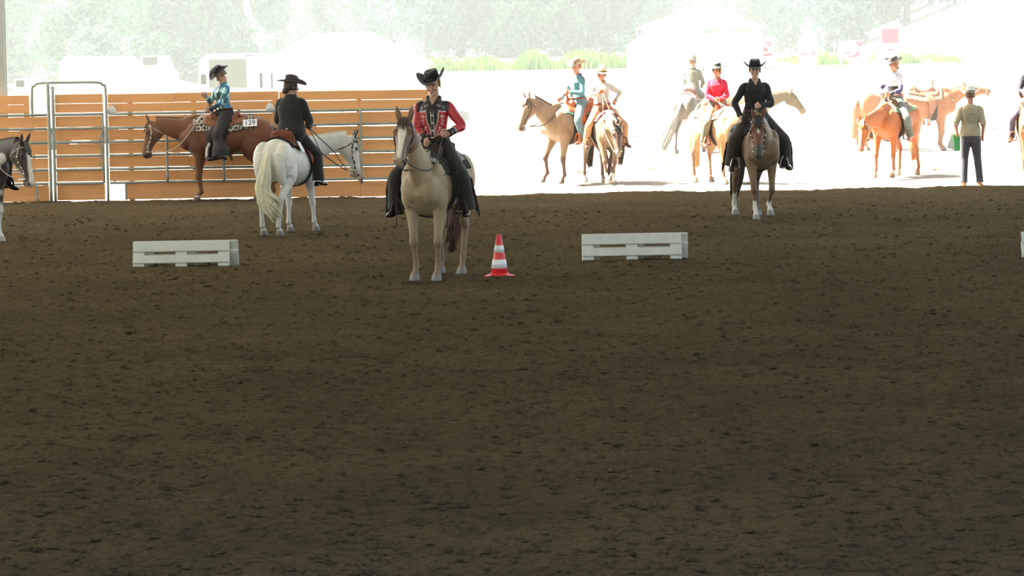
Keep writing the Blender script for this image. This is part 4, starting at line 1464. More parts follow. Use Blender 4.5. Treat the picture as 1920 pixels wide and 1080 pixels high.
    z1 = zc(146, 60)
    vehicle('pickup', 'white pickup with a grey cab window by the grey hall post', 'car', Matrix.Translation((c, d, 0)), x1 - x0, 1.9, z1,
            [(-Lt, .4), (-Lt, z1 - .5), (-Lt + .15, z1 - .02), (-.25, z1), (.15, z1 - .45), (Lt - .05, z1 - .55), (Lt, z1 - .8), (Lt, .4)],
            [(xc(38) - c, xc(54) - c, zc(163, 46), zc(149, 46), drk, 'window')], (-Lt + .45, Lt - .45))
    # banners and letter boards standing before the grass
    def board(name, label, px0, px1, py0, py1, yy):
        a, b = at_depth(px0, py1, yy), at_depth(px1, py0, yy)
        zb = tz((a.x + b.x) / 2, yy)
        root = empty(name, label, 'board', Matrix.Translation(((a.x + b.x) / 2, yy, zb)))
        w, h0, h1 = (b.x - a.x) / 2, a.z - zb, b.z - zb
        build(MB().box((-w, -.03, h0), (w, .03, h1), bev=.012), 'panel', wht, root, smooth=False)
        for s in (-1, 1):
            build(MB().box((s * w * .8 - .025, -.02, -.15), (s * w * .8 + .025, .02, h0 + .05)), 'foot', wht, root, smooth=False)
        return root, w, h0, h1
    yy = 139.0
    def shape(root, pts, w=.05, name='red_mark'):
        build(MB().tube([(x, -.036, z) for x, z in pts], w if not np.isscalar(w) else [w] * len(pts), .008, lat=(.6, 0, .8), seg=8), name, red, root)
    r, w, a, b = board('sponsor_board', 'white board with red swirl and band behind the black-shirted rider', 1414, 1450, 68, 112, yy)
    h = b - a
    shape(r, [(-.3 * w, a + .22 * h), (.2 * w, a + .20 * h), (.85 * w, a + .24 * h)], .06)
    shape(r, [(-.1 * w, a + .40 * h), (.1 * w, a + .44 * h), (.45 * w, a + .36 * h)], [.09, .10, .03])
    shape(r, [(.2 * w, a + .66 * h), (.45 * w, a + .74 * h), (.75 * w, a + .66 * h), (.45 * w, a + .58 * h)], .035)
    shape(r, [(-.35 * w, a + .78 * h), (-.2 * w, a + .72 * h)], .04)
    r, w, a, b = board('letter_board', 'white letter board with a red line and small A', 1496, 1534, 74, 106, yy)
    h = b - a
    shape(r, [(-.75 * w, a + .17 * h), (-.4 * w, a + .15 * h), (.05 * w, a + .16 * h)], .032)
    shape(r, [(.32 * w, a + .06 * h), (.50 * w, a + .30 * h), (.68 * w, a + .06 * h)], .03)
    shape(r, [(.40 * w, a + .14 * h), (.60 * w, a + .14 * h)], .025)
    r, w, a, b = board('sponsor_board', 'wide white board with a red horn and crescent mark', 1572, 1618, 76, 108, yy)
    h = b - a
    shape(r, [(.35 * w, a + 1.0 * h), (.55 * w, a + .90 * h), (.80 * w, a + .78 * h), (.95 * w, a + .92 * h)], [.02, .06, .10, .06])
    shape(r, [(-.3 * w, a + .10 * h), (.2 * w, a + .06 * h), (.55 * w, a + .18 * h), (.62 * w, a + .36 * h)], [.02, .05, .10, .03])
    shape(r, [(-.55 * w, a + .30 * h), (-.2 * w, a + .26 * h), (.1 * w, a + .32 * h)], .03)
    r, w, a, b = board('sponsor_board', 'tall stand with a red top panel above the white-shirted rider', 1654, 1684, 54, 108, yy)
    h = b - a
    build(MB().box((-w * 1.02, -.045, a + .50 * h), (w * 1.02, -.028, b + .01), bev=.01), 'red_panel', red, r, smooth=False)
    shape(r, [(-.5 * w, a + .24 * h), (0, a + .27 * h), (.5 * w, a + .24 * h)], [.02, .05, .02])
    # a dark car parked on the embankment
    yy = 168.0
    p = at_depth(1888, 70, yy)
    zc0 = at_depth(1888, 76, yy).z
    vehicle('parked_car', 'dark blue-grey car parked on the embankment at the far right', 'car', Matrix.Translation((p.x, yy, zc0)), 2.2, 1.7, 1.1,
            [(-1.1, .2), (-1.15, .6), (-.9, .85), (-.5, 1.12), (.3, 1.12), (.7, .8), (1.1, .7), (1.1, .2)],
            [(-.6, .25, .75, 1.02, drk, 'window')], (-.7, .7), body=mat('blue_grey_lacquer', (.10, .13, .18), rough=.3, coat=.5))

def build_plants():
    rs = np.random.RandomState(4)
    # tall grass along the far edge of the sand
    k_v, k_f = [], []
    n = 0
    for px0, px1, dens in ((700, 1080, 5200), (1080, 1215, 1100), (1255, 1300, 600), (1325, 1345, 180), (1385, 1420, 250), (1455, 1500, 700), (1530, 1640, 1000), (1685, 1960, 2300), (600, 700, 260)):
        for i in range(dens):
            y = 143 + rs.rand() ** 1.3 * 10
            x = at_depth(px0 + (px1 - px0) * rs.rand(), 100, y).x
            c = vn1(x * .9) * vn1(x * .33 + 7)
            if c < .16 + .25 * rs.rand(): continue
            h = (.10 + .95 * c) * (.4 + .8 * rs.rand() ** 1.5)
            z = tz_fast(x, y)
            a = rs.rand() * PI
            w = .035 + .03 * rs.rand()
            lx, ly = (rs.rand(2) - .5) * .5 * h
            dx, dy = w * math.cos(a), w * math.sin(a)
            k_v += [(x - dx, y - dy, z - .05), (x + dx, y + dy, z - .05), (x + lx * .4 + dx * .8, y + ly * .4 + dy * .8, z + h * .6), (x + lx * .4 - dx * .8, y + ly * .4 - dy * .8, z + h * .6), (x + lx, y + ly, z + h)]
            k_f += [(n, n + 1, n + 2, n + 3), (n + 3, n + 2, n + 4)]
            n += 5
    k = MB().add(k_v, k_f)
    o = build(k, 'tall_grass', mat('grass_blade', (.095, .180, .020), rough=.7, noise=.45, nscale=.8, trans=.35), smooth=False)
    tag(o, 'yellow-green tall grass along the far edge of the sand', None, kind='stuff')
    # small tufts on the sunlit sand
    # trees
    def crown(seed, w, h, nq, drop, size=.30):
        r = np.random.RandomState(seed)
        C = []
        for i in range(26):
            t = r.rand()
            z = h * (.04 + .92 * t)
            rad = w * (math.sin(PI * (.12 + .80 * (1 - t) ** .8 if drop else .15 + .75 * t)) ** .7)
            a = r.rand() * 2 * PI
            q = math.sqrt(r.rand()) * rad
            C.append((q * math.cos(a), q * math.sin(a), z, w * (.28 + .25 * r.rand())))
        C = np.array(C)
        ci = r.randint(0, len(C), nq)
        d = r.normal(size=(nq, 3))
        d /= np.linalg.norm(d, axis=1)[:, None]
        rad = C[ci, 3] * (.45 + .55 * r.rand(nq) ** .5)
        p = C[ci, :3] + d * rad[:, None] * V(1, 1, 1.15 if not drop else 1.6)
        p = p[p[:, 2] > .1]
        m = len(p)
        u = r.normal(size=(m, 3)); u[:, 2] *= .5 if not drop else 1.2
        u /= np.linalg.norm(u, axis=1)[:, None]
        v = np.cross(u, r.normal(size=(m, 3)))
        v /= np.linalg.norm(v, axis=1)[:, None]
        s = size * (.5 + .9 * r.rand(m))[:, None]
        e = .42 if not drop else .30
        Q = np.stack((p - u * s, p + v * s * e, p + u * s, p - v * s * e), 1).reshape(-1, 3)
        return MB().add(Q, [tuple(range(4 * i, 4 * i + 4)) for i in range(m)]).mesh('crown', False)
    def trunk(h, r0):
        k = MB()
        k.tube([(0, 0, -.3), (.05, 0, h * .3), (-.05, .05, h * .6), (.05, 0, h * .95)], [r0, r0 * .8, r0 * .5, r0 * .15], seg=8)
        for i in range(5):
            a, z = i * 2.3, h * (.25 + .13 * i)
            k.tube([(0, 0, z), (.8 * math.cos(a), .8 * math.sin(a), z + .7), (1.6 * math.cos(a), 1.6 * math.sin(a), z + 1.1)], [r0 * .4, r0 * .25, r0 * .06], seg=6)
        return k.mesh('trunk')
    kinds = [
        (crown(1, 3.2, 9.0, 9000, False, .22), trunk(8, .22), mat('leaf_green', (.050, .150, .075), rough=.6, noise=.3, nscale=.6, trans=.25)),
        (crown(2, 2.9, 11.0, 10000, True, .26), trunk(9, .20), mat('leaf_deep_green', (.034, .125, .075), rough=.6, noise=.3, nscale=.6, trans=.2)),
        (crown(3, 3.6, 8.0, 7000, False, .22), trunk(7, .20), mat('leaf_pale_green', (.10, .21, .11), rough=.6, noise=.3, nscale=.6, trans=.3)),
    ]
    for c, t, m in kinds:
        c.materials.append(m)
        t.materials.append(mat('bark', (.07, .065, .05), rough=.9, bump=.5, bscale=8))
    spots = [  # pixel column, depth, kind, scale, label
        (-30, 176, 0, .9, 'leafy tree behind the grey hall post'),
        (50, 190, 2, .8, 'pale tree just right of the grey hall post'),
        (118, 205, 2, .7, 'small pale tree between the post and the caravan'),
        (165, 170, 0, .75, 'round green tree above the left end of the caravan'),
        (225, 185, 1, .9, 'dark drooping tree above the caravan roof'),
        (290, 178, 0, .8, 'green tree above the van with the grey windscreen'),
        (345, 200, 2, .9, 'pale tree left of the horse truck'),
        (455, 180, 1, .85, 'dark tree above the grey doorway of the horse truck'),
        (530, 205, 2, .7, 'pale tree left of the party tent roof'),
        (605, 190, 0, .62, 'low green tree behind the party tent ridge'),
        (735, 186, 1, 1.0, 'dense dark tree right of the party tent roof'),
        (800, 182, 1, .95, 'dark drooping tree above the red-shirted rider'),
        (865, 190, 0, 1.0, 'full green tree right of the red-shirted rider'),
        (925, 196, 1, .9, 'tall drooping tree left of the grass strip middle'),
        (1000, 184, 0, .95, 'green tree above the teal-jacketed rider, left'),
        (1070, 192, 2, 1.0, 'pale green tree above the teal-jacketed rider'),
        (1140, 186, 1, .95, 'dark tree left of the big marquee'),
        (1215, 200, 0, .8, 'green tree touching the big marquee from the left'),
        (1290, 215, 2, .7, 'faint tree behind the big marquee ridge'),
        (1405, 205, 1, .8, 'dark tree behind the right slope of the big marquee'),
        (1470, 190, 2, .9, 'pale green tree right of the big marquee'),
        (1555, 182, 1, 1.05, 'largest dark tree above the white letter boards'),
        (1620, 196, 2, .95, 'pale tree left of the red-topped stand'),
        (1700, 184, 1, .95, 'dark tree right of the red-topped stand'),
        (85, 232, 1, 1.0, 'faint dark tree far back between the post and the caravan'),
        (400, 236, 1, 1.0, 'faint dark tree far back left of the grey doorway'),
        (500, 228, 0, 1.05, 'faint green tree far back right of the grey doorway'),
        (670, 234, 1, 1.0, 'faint tall tree far back over the right end of the tent ridge'),
        (960, 240, 1, 1.1, 'faint dark tree far back between the two full green trees'),
        (1345, 240, 0, 1.1, 'faint green tree far back over the open marquee'),
        (1745, 196, 0, .8, 'green tree at the foot of the embankment'),
    ]
    for i, (px, y, kd, sc, lab) in enumerate(spots):
        x = at_depth(px, 90, y).x
        sc *= 1.22
        root = empty('tree', lab, 'tree', Matrix.Translation((x, y, tz(x, y) - .1)) @ Matrix.Rotation(i * 1.9, 4, 'Z') @ Matrix.Scale(sc, 4), group='trees beyond the sand')
        link('crown', kinds[kd][0], None, root)
        link('trunk', kinds[kd][1], None, root)

def vn1(x):
    i = math.floor(x)
    f = x - i
    f = f * f * (3 - 2 * f)
    h = lambda k: (math.sin(k * 127.1 + 3.3) * 43758.5453) % 1
    return h(i) * (1 - f) + h(i + 1) * f
_tz = {}
def tz_fast(x, y):
    k = (round(x * 2), round(y * 2))
    if k not in _tz: _tz[k] = tz(x, y)
    return _tz[k]
# === PLACEMENT ===
build_ground()
build_clods()
build_roof()
build_fence()
build_haze()
build_background()
build_plants()
build_cone()
build_jump(249, 501, 430, 498, 'white pallet jump on the left, in front of the grey horse', .02, dx=.105)
build_jump(1092, 487.5, 1279, 484, 'white pallet jump right of the traffic cone', .02, dx=.085)
build_jump(1918, 484, 2100, 481, 'white pallet jump cut off by the right edge', .02)

def place(px, py, heading, s=1.0):
    return Matrix.Translation(on_ground(px, py)) @ Matrix.Rotation(math.radians(heading), 4, 'Z') @ Matrix.Scale(s, 4)
def near_hand(p, sd, d=.06):
    return p.wr[sd] + p.palm[sd][0] * d
BLACK, OFFBLACK = (.012, .012, .012), (.022, .020, .018)

# ---- 1: buckskin with the red-shirted rider, nearest
h = Horse(place(822, 520.5, -104), neck=50, nyaw=-7, hpitch=46, hyaw=12, neck_len=.77, voxel=.012,
          legs=dict(fl=(.03, 0, -.0), fr=(.0, 0, .0), hl=(.10, 0), hr=(-.05, 0)),
          coat=dict(base=(.34, .265, .165), leg=(.20, .115, .07), legw=.8, headcol=(.15, .085, .050), neckcol=(.30, .22, .13), muzzle=(.34, .25, .19), blaze=(.10, .56, .046, .024), mz=.50, hoof=(.22, .21, .19), ear=(.20, .11, .06)))
h.body('buckskin horse with a white blaze standing beside the traffic cone')
h.mane((.055, .032, .02), side=-1, length=.6)
h.tail((.10, .055, .035), sway=-.10, back=.12, length=1.0)
blanket(h, 'dark blanket with a pale braided front edge on the buckskin horse', (.035, .03, .025), 'a', pattern='edge', cols2=(.42, .38, .30), x1=.61, phi=1.25)
saddle(h, 'dark brown western saddle under the red-shirted rider', (.045, .025, .016), 'darkbrown')
p = Person(h.M, turn=6, hyaw=-6, hpitch=10, hroll=4, skin=(.47, .28, .20), voxel=.006, girth=.98, lean=2, pel=(.06, 0, 1.55),
           arms=dict(l=dict(at=(.25, .20, .15), hint=(-.6, 1.0, -.3), dir=(.45, -.85, -.1), curl=1.0), r=dict(at=(.30, -.06, .08), hint=(-.5, -.8, -.5), curl=1.0)))
p.base('rider in red and black embroidered western shirt on the buckskin')
def shirt1(v, t):
    x, y, z = t.T
    C = np.tile(V(.42, .018, .030), (len(v), 1))
    ay = np.abs(y)
    torso = (ay < .155) & (x > -.01)
    yoke = .435 - .035 * np.clip(ay / .12, 0, 1)
    w = np.interp(z, (-.10, .10, .20, .28, .34, .38, .43), (.018, .018, .030, .060, .072, .070, .10))
    black = (z > yoke) | (torso & (ay < w))
    edge = torso & ~(z > yoke + .01) & (np.abs(ay - w) < .0055) & (z > .12)
    C = mixc(C, (.016, .014, .014), black.astype(float) * (np.abs(y) < .19))
    C = mixc(C, (.55, .50, .45), edge.astype(float))
    C = mixc(C, (.55, .50, .45), (torso & (np.abs(z - yoke) < .005) & (ay > .07)).astype(float))
    C = mixc(C, (.50, .47, .44), (torso & (np.abs(ay - .016) < .0035) & (z < .40)).astype(float))
    for q in (.36, .27, .18):
        C = mixc(C, (.75, .73, .70), (torso & (np.hypot(y, z - q) < .010)).astype(float))
    fl = np.zeros(len(v))
    for cy, cz, r in ((.115, .345, .026), (.085, .215, .022), (.060, .150, .016)):       # flowers
        d, a = np.hypot(ay - cy, z - cz), np.arctan2(z - cz, ay - cy)
        fl = np.maximum(fl, (d < r * (.62 + .38 * np.cos(4 * a + .6))).astype(float))
    for i, (cy, cz) in enumerate(((.118, .300), (.110, .275), (.115, .252), (.072, .187), (.100, .190), (.045, .130), (.075, .135), (.035, .105))):
        a = .9 if i % 2 else -.5
        u, w2 = (ay - cy) * math.cos(a) + (z - cz) * math.sin(a), -(ay - cy) * math.sin(a) + (z - cz) * math.cos(a)
        fl = np.maximum(fl, ((u / .017) ** 2 + (w2 / .0065) ** 2 < 1).astype(float))
    C = mixc(C, (.58, .52, .47), fl * torso)
    fy = np.zeros(len(v))
    for cy, cz, r in ((.085, .468, .020), (.125, .452, .016), (.055, .478, .012)):
        d, a = np.hypot(ay - cy, z - cz), np.arctan2(z - cz, ay - cy)
        fy = np.maximum(fy, (d < r * (.65 + .35 * np.cos(5 * a))).astype(float))
    C = mixc(C, (.30, .30, .27), fy * (x > -.06))
    for sd in (1, -1):
        u = p.wr[sd] - p.el[sd]
        L = np.linalg.norm(u)
        s = ((v - p.el[sd]) @ (u / L)) / L
        near = np.linalg.norm((v - p.el[sd]) - np.outer(s * L, u / L), axis=1) < .07
        C = mixc(C, (.016, .014, .014), near * sstep(.58, .60, s))
        C = mixc(C, (.6, .56, .5), near * (np.abs(s - .585) < .018))
    return C
p.shirt(shirt1, m=satin_mat(), voxel=.0042, collar_col=(.018, .016, .016))
p.trousers((.018, .017, .012), radii=(.115, .108, .09, .08, .078, .07, .07))
p.chaps((.019, .018, .013), flare=.112, fcol=(.014, .012, .01))
p.boots((.012, .011, .011), 'black', rough=.22)
p.belt((.03, .022, .016))
p.hat(BLACK, 'black', curl=.115, roll=7, tilt=2, brim=.100)
p.hair((.28, .20, .13), 'short')
bridle(h, 'dark bridle with a long rein loop on the buckskin horse', near_hand(p, 1), (.03, .02, .015), 'darkest', sag=.20,
       split={1: [(.40, .33, 1.40), (.42, .37, 1.1), (.42, .37, .70)], -1: [(.36, -.30, 1.45), (.40, -.36, 1.1), (.45, -.37, .62)]})

# ---- 2: grey horse seen from behind
h = Horse(place(541, 438.5, 73, .955), neck=13, nyaw=-54, hpitch=80, hyaw=-4, neck_len=.90, voxel=.013,
          legs=dict(fl=(-.10, 0, .0), fr=(.10, 0, -.08), hl=(.06, 0, .04), hr=(-.04, 0, .04)),
          coat=dict(base=(.66, .64, .57), low=(.62, .60, .54), leg=(.60, .57, .53), muzzle=(.42, .27, .23), mz=.42, mzw=.8, ear=(.06, .05, .045), earu=.04, earv=.03, hoof=(.22, .20, .17)))
h.body('white-grey horse seen from behind, head turned towards the fence')
h.mane((.62, .60, .52), side=1, length=.35)
h.tail((.68, .64, .46), sway=.10, back=.06, length=1.08, thick=1.25, hook=-.30, seed=9)
blanket(h, 'dark blanket under the reddish saddle of the white-grey horse', (.03, .025, .022), 'b', phi=1.0, x0=-.42)
saddle(h, 'reddish brown saddle with a high cantle on the white-grey horse', (.20, .06, .03), 'reddish')
p = Person(h.M, turn=-4, hyaw=-42, hpitch=6, s=1.03, girth=1.17, lean=3, pel=(.05, -.06, 1.54), skin=(.45, .28, .21),
           arms=dict(l=dict(at=(.30, .13, .13)), r=dict(at=(.30, -.15, .12), hint=(-.6, -.7, -.5))),
           legs=dict(l=dict(knee=(.34, .36, 1.20)), r=dict(knee=(.34, -.36, 1.20), ankle=(.24, -.42, .83), toe=(.42, -.45, .79))))
p.base('rider in a black jacket seen from behind on the white-grey horse')
p.shirt(plain((.018, .018, .017), .15), name='jacket', z0=-.13, inf=.022, voxel=.008)
p.trousers((.012, .012, .012), radii=(.118, .112, .095, .085, .088, .088, .092), ext=.03)
p.boots(BLACK, 'black', spur=True)
p.hat((.060, .055, .045), 'charcoal', curl=.045, brim=.135, crown=.112)
p.hair((.05, .035, .022), 'bun')
k = MB().ellipsoid(p.T(-.155, -.0, .06), (.008, .022, .022), p.R, nu=10, nv=7)
tag(build(k, 'button', mat('ivory', (.7, .68, .5), rough=.4), p.ob), 'pale round clasp at the back')
bridle(h, 'black bridle with round silver fittings on the white-grey horse', near_hand(p, -1), (.02, .015, .012), 'black', silver=True, sag=.05)
def card(h, x, phi, sd, txt, label, w=.24, hh=.15, tilt=0.0, col=(.80, .79, .80)):
    c = torso_pt(x, phi * sd, .068)
    n = nrm(torso_pt(x, phi * sd, .10) - c)
    ax = rot_z(0) @ V(-sd * 1.0, 0, 0) if True else None
    up = nrm(np.cross(n, ax)) if sd > 0 else nrm(np.cross(n, ax))
    if up[2] < 0: ax, up = -ax, -up
    c0, s0 = math.cos(tilt), math.sin(tilt)
    ax, up = ax * c0 + up * s0, up * c0 - ax * s0
    R = np.stack((ax, up, n), 1)
    k = MB().box((-w / 2, -hh / 2, 0), (w / 2, hh / 2, .004), frame(c, R))
    o = build(k, 'number_card', mat('card', col, rough=.6), None, h.M, smooth=False)
    tag(o, label, 'number card')
    if txt:
        cu = bpy.data.curves.new('number', 'FONT')
        cu.body = txt
        cu.size = hh * .95
        cu.align_x, cu.align_y = 'CENTER', 'CENTER'
        cu.extrude = .001
        cu.offset = .0015
        t = bpy.data.objects.new('number', cu)
        COL.objects.link(t)
        me = bpy.data.meshes.new_from_object(t.evaluated_get(bpy.context.evaluated_depsgraph_get()))
        bpy.data.objects.remove(t)
        t = link('number', me, mat('print_ink', (.10, .10, .14), rough=.6), o)
        t.matrix_local = Matrix([list(r) for r in frame(c + n * .0055, R)])
    return o
card(h, -.16, .98, -1, '', 'small white card hanging from the blanket of the white-grey horse', w=.11, hh=.20, tilt=-.3)

# ---- 3: chestnut horse in profile with the teal shirt
h = Horse(place(431, 376.5, 181, 1.035), neck=13, nyaw=2, hpitch=76, neck_len=.66, voxel=.014,
          legs=dict(fl=(.02, 0), fr=(.04, 0), hl=(.12, 0), hr=(-.1, 0)),
          coat=dict(base=(.160, .062, .028), low=(.115, .044, .021), leg=(.16, .065, .03), headcol=(.18, .085, .045), muzzle=(.10, .06, .045), blaze=(.13, .24, .020, .014), mz=.46, hoof=(.12, .09, .07), socks=dict(fl=.10)))
h.body('dark chestnut horse in profile along the board fence')
h.mane((.06, .025, .015), side=-1, length=.3)
h.tail((.05, .022, .014))
blanket(h, 'black and cream zigzag blanket on the dark chestnut horse', (.03, .022, .02), 'c', pattern='zigzag', x1=.60, phi=1.28, cols2=(.55, .50, .40))
saddle(h, 'orange-brown saddle with silver trim under the teal-shirted rider', (.22, .085, .04), 'tan', silver=True, fend=(.035, .02, .015))
p = Person(h.M, turn=38, hyaw=-10, hpitch=34, female=True, s=.94, lean=4, pel=(.06, 0, 1.53), skin=(.50, .30, .22), girth=1.02,
           arms=dict(l=dict(at=(.34, .02, .09), hint=(-.6, .8, -.4), dir=(.9, -.2, 0)), r=dict(at=(.29, -.12, .33), hint=(.0, -.6, -.9), dir=(.75, .2, .45), curl=.25)),
           legs=dict(l=dict(knee=(.16, .37, 1.16), ankle=(.10, .42, .83), toe=(.265, .46, .785))))
p.base('rider in a shiny teal and blue shirt looking down at a raised hand')
def shirt3(v, t):
    n1, n2 = vnoise(t * V(1, 1, .45), 26, 2.2), vnoise(t, 9, 5)
    C = np.tile(V(.02, .16, .20), (len(v), 1))
    C = mixc(C, (.05, .22, .48), sstep(.45, .65, n2))
    mid = (t[:, 0] > -.05) & (np.abs(t[:, 1]) < .13) & (t[:, 2] < .36)
    C = mixc(C, (.010, .022, .022), sstep(.46, .52, vnoise(t, 34, 8)) * (.55 + .45 * mid))
    C = mixc(C, (.012, .016, .016), mid * .6)
    C = mixc(C, (.38, .66, .64), sstep(.62, .68, n1))  # pale flecks put the glints of the cloth into its colour
    return C
p.shirt(shirt3, m=satin_mat(), collar_col=(.05, .22, .12))
p.trousers(OFFBLACK, radii=(.112, .108, .09, .085, .08, .075, .075), ext=.03)
p.chaps((.022, .020, .018), flare=.165, fcol=(.018, .016, .014))
p.boots((.02, .018, .017), 'black')
p.belt()
p.hat((.020, .018, .017), 'dark', curl=.085, brim=.115)
p.hair((.20, .12, .07), 'short')
bridle(h, 'pale show bridle with silver discs on the dark chestnut horse', near_hand(p, 1), (.45, .36, .26), 'pale', silver=True, sag=.22)
card(h, -.40, 1.02, 1, '129', 'white card printed 129 on the zigzag blanket', w=.24, hh=.135, tilt=.06)

# ---- 4: bay horse walking in, black-shirted rider
h = Horse(place(1416, 407.5, -82, 1.0), neck=28, nyaw=-28, hpitch=80, hyaw=18, neck_len=.72, voxel=.014,
          legs=dict(fl=(-.06, .05), fr=(.16, 0), hl=(.12, 0), hr=(-.18, 0)),
          coat=dict(base=(.205, .135, .075), leg=(.11, .06, .035), legw=.7, headcol=(.17, .075, .04), muzzle=(.055, .055, .058), mz=.34, blaze=(.13, .23, .022, .012), hoof=(.26, .25, .23), socks=dict(fr=.26, hr=.36, fl=.22), ear=(.14, .06, .035)))
h.body('brown bay horse with white socks walking out of the sunlight')
h.mane((.04, .025, .018), side=1, length=.5)
h.tail((.05, .03, .02), sway=-.14, length=1.0)
blanket(h, 'dark blanket on the bay horse with white socks', (.02, .018, .018), 'd', phi=1.1)
saddle(h, 'dark saddle with a silver horn under the black-shirted rider', (.035, .025, .02), 'dark', silver=True)
p = Person(h.M, turn=-4, hyaw=-8, hpitch=3, voxel=.0068, pel=(.06, 0, 1.56), lean=2, skin=(.50, .30, .22),
           arms=dict(l=dict(at=(.26, .04, .17), hint=(-.4, 1, -.5), dir=(.4, -.9, 0)), r=dict(at=(.17, -.25, .01), hint=(-.4, -1, -.2), dir=(.5, -.1, -.85), curl=.35)))
p.base('rider in a fitted black shirt and black hat riding the bay horse')
p.shirt(plain((.016, .014, .013), .2))
p.trousers((.030, .026, .022), radii=(.115, .108, .09, .08, .078, .07, .07))
p.chaps((.040, .032, .022), flare=.108, fcol=(.025, .019, .014))
p.boots((.05, .028, .018), 'brownblack')
p.belt((.06, .035, .03))
p.hat((.016, .011, .010), 'black', curl=.095, brim=.125, crown=.115)
p.hair((.05, .03, .02), 'short')
bridle(h, 'dark bridle with thin pale reins on the bay horse', near_hand(p, 1), (.05, .035, .028), 'dark', silver=True, sag=.16)

# ---- 5: pale dun with the teal jacket, outside
h = Horse(place(1090, 342.5, 215, 1.05), neck=34, nyaw=4, hpitch=66, neck_len=.62,
          legs=dict(fl=(.02, 0), fr=(.26, .03), hl=(.14, 0), hr=(-.2, 0)),
          coat=dict(base=(.28, .185, .115), leg=(.11, .06, .045), headcol=(.23, .15, .10), muzzle=(.18, .12, .09), mz=.44, hoof=(.15, .11, .08)))
h.body('pale dun horse walking left in the sun')
h.mane((.13, .08, .05), side=1, length=.3)
h.tail((.12, .075, .05))
blanket(h, 'mint green blanket on the pale dun horse', (.28, .50, .42), 'e', phi=1.0)
saddle(h, 'bright orange-brown saddle on the pale dun horse', (.42, .11, .045), 'orange')
p = Person(h.M, turn=6, hyaw=10, hpitch=8, female=True, s=.93, girth=1.12, pel=(.06, 0, 1.51), skin=(.50, .26, .18),
           arms=dict(l=dict(at=(.24, .04, .20), hint=(-.5, 1, -.5), dir=(.4, -.9, 0)), r=dict(at=(.40, -.06, .08))))
p.base('rider in a teal jacket and jeans on the pale dun horse')
p.shirt(lambda v, t: mixc(plain((.075, .20, .23))(v, t), (.35, .45, .55), ((t[:, 0] > .02) & (np.abs(t[:, 1]) < .07)).astype(float) * .7), name='jacket', collar_col=(.10, .09, .20), voxel=.009)
p.trousers((.11, .20, .24), radii=(.105, .10, .085, .078, .078, .075, .075))
p.boots((.30, .13, .07), 'tan')
p.belt((.2, .08, .05))
p.hat((.24, .17, .11), 'tan', curl=.085, brim=.12)
p.hair((.25, .14, .07), 'short')
bridle(h, 'thin brown bridle on the pale dun horse', near_hand(p, 1), (.14, .08, .06), 'mid', sag=.18)

# ---- 6: dark-faced buckskin coming forward, cream shirt
h = Horse(place(1130, 343.5, -75, .95), neck=-4, nyaw=-8, hpitch=72, neck_len=.62,
          legs=dict(fl=(-.16, 0), fr=(.26, .02), hl=(.16, .0), hr=(-.16, 0)),
          coat=dict(base=(.23, .15, .08), leg=(.15, .085, .05), headcol=(.10, .06, .04), muzzle=(.26, .19, .14), mz=.44, hoof=(.4, .33, .26), socks=dict(fr=.22, fl=.2)))
h.body('dark-faced buckskin horse with a lowered head in the sun')
h.mane((.035, .025, .02), side=1, length=.8)
h.tail((.05, .035, .028))
blanket(h, 'maroon blanket on the dark-faced buckskin', (.14, .05, .06), 'f', pattern='stripe', cols2=(.6, .55, .5), phi=1.1)
saddle(h, 'russet saddle on the dark-faced buckskin', (.20, .075, .045), 'russet')
p = Person(h.M, turn=-6, hyaw=-4, hpitch=12, female=True, s=.98, pel=(.04, 0, 1.55), skin=(.46, .19, .11),
           arms=dict(l=dict(at=(.10, .26, .14), hint=(-.3, 1, -.1)), r=dict(at=(.27, -.10, .33), hint=(.0, -1, -.6), dir=(.3, .9, .2), curl=.5)))
p.base('rider in a cream shirt and straw hat on the dark-faced buckskin')
p.shirt(plain((.48, .43, .38), .06), voxel=.009)
p.trousers((.44, .24, .12), radii=(.108, .102, .088, .08, .08, .076, .08), ext=.02)
p.boots((.12, .055, .05), 'maroon')
p.belt((.25, .06, .05))
p.hat((.62, .42, .24), 'straw', curl=.05, brim=.10)
p.hair((.20, .10, .05), 'long')
bridle(h, 'brown bridle with pale reins on the dark-faced buckskin', near_hand(p, -1), (.40, .28, .20), 'sand', sag=.12)

# ---- 7: grey-dun horse seen from behind, farther off
h = Horse(place(1299, 286, 66, 1.0), neck=14, nyaw=-6, hpitch=60, voxel=.02,
          legs=dict(fl=(.15, 0), fr=(-.12, 0), hl=(-.14, 0), hr=(.12, 0)),
          coat=dict(base=(.15, .125, .095), low=(.18, .125, .085), leg=(.13, .10, .08), muzzle=(.12, .10, .09), hoof=(.15, .12, .1)))
h.body('grey-dun horse seen from behind in the glare')
h.mane((.30, .27, .22))
h.tail((.22, .20, .165), sway=.38, back=.2, length=1.15)
blanket(h, 'pink-brown blanket on the grey-dun horse', (.42, .28, .24), 'g')
saddle(h, 'brown saddle on the grey-dun horse', (.22, .11, .08), 'brown')
p = Person(h.M, hyaw=35, hpitch=4, s=1.0, pel=(.05, 0, 1.54), skin=(.46, .24, .16), voxel=.0085)
p.base('rider in a sparkly grey shirt seen from behind in the glare')
p.shirt(lambda v, t: mixc(plain((.16, .15, .11))(v, t), (.55, .55, .50), sstep(.62, .66, vnoise(t, 34)) * (t[:, 1] > -.02)), voxel=.010)
p.trousers((.17, .16, .13))
p.boots((.16, .10, .08), 'tan')
p.hat((.26, .235, .18), 'khaki', curl=.07, brim=.115)
p.hair((.20, .12, .08), 'short')
bridle(h, 'brown bridle on the grey-dun horse', near_hand(p, 1), (.14, .08, .06), 'mid')

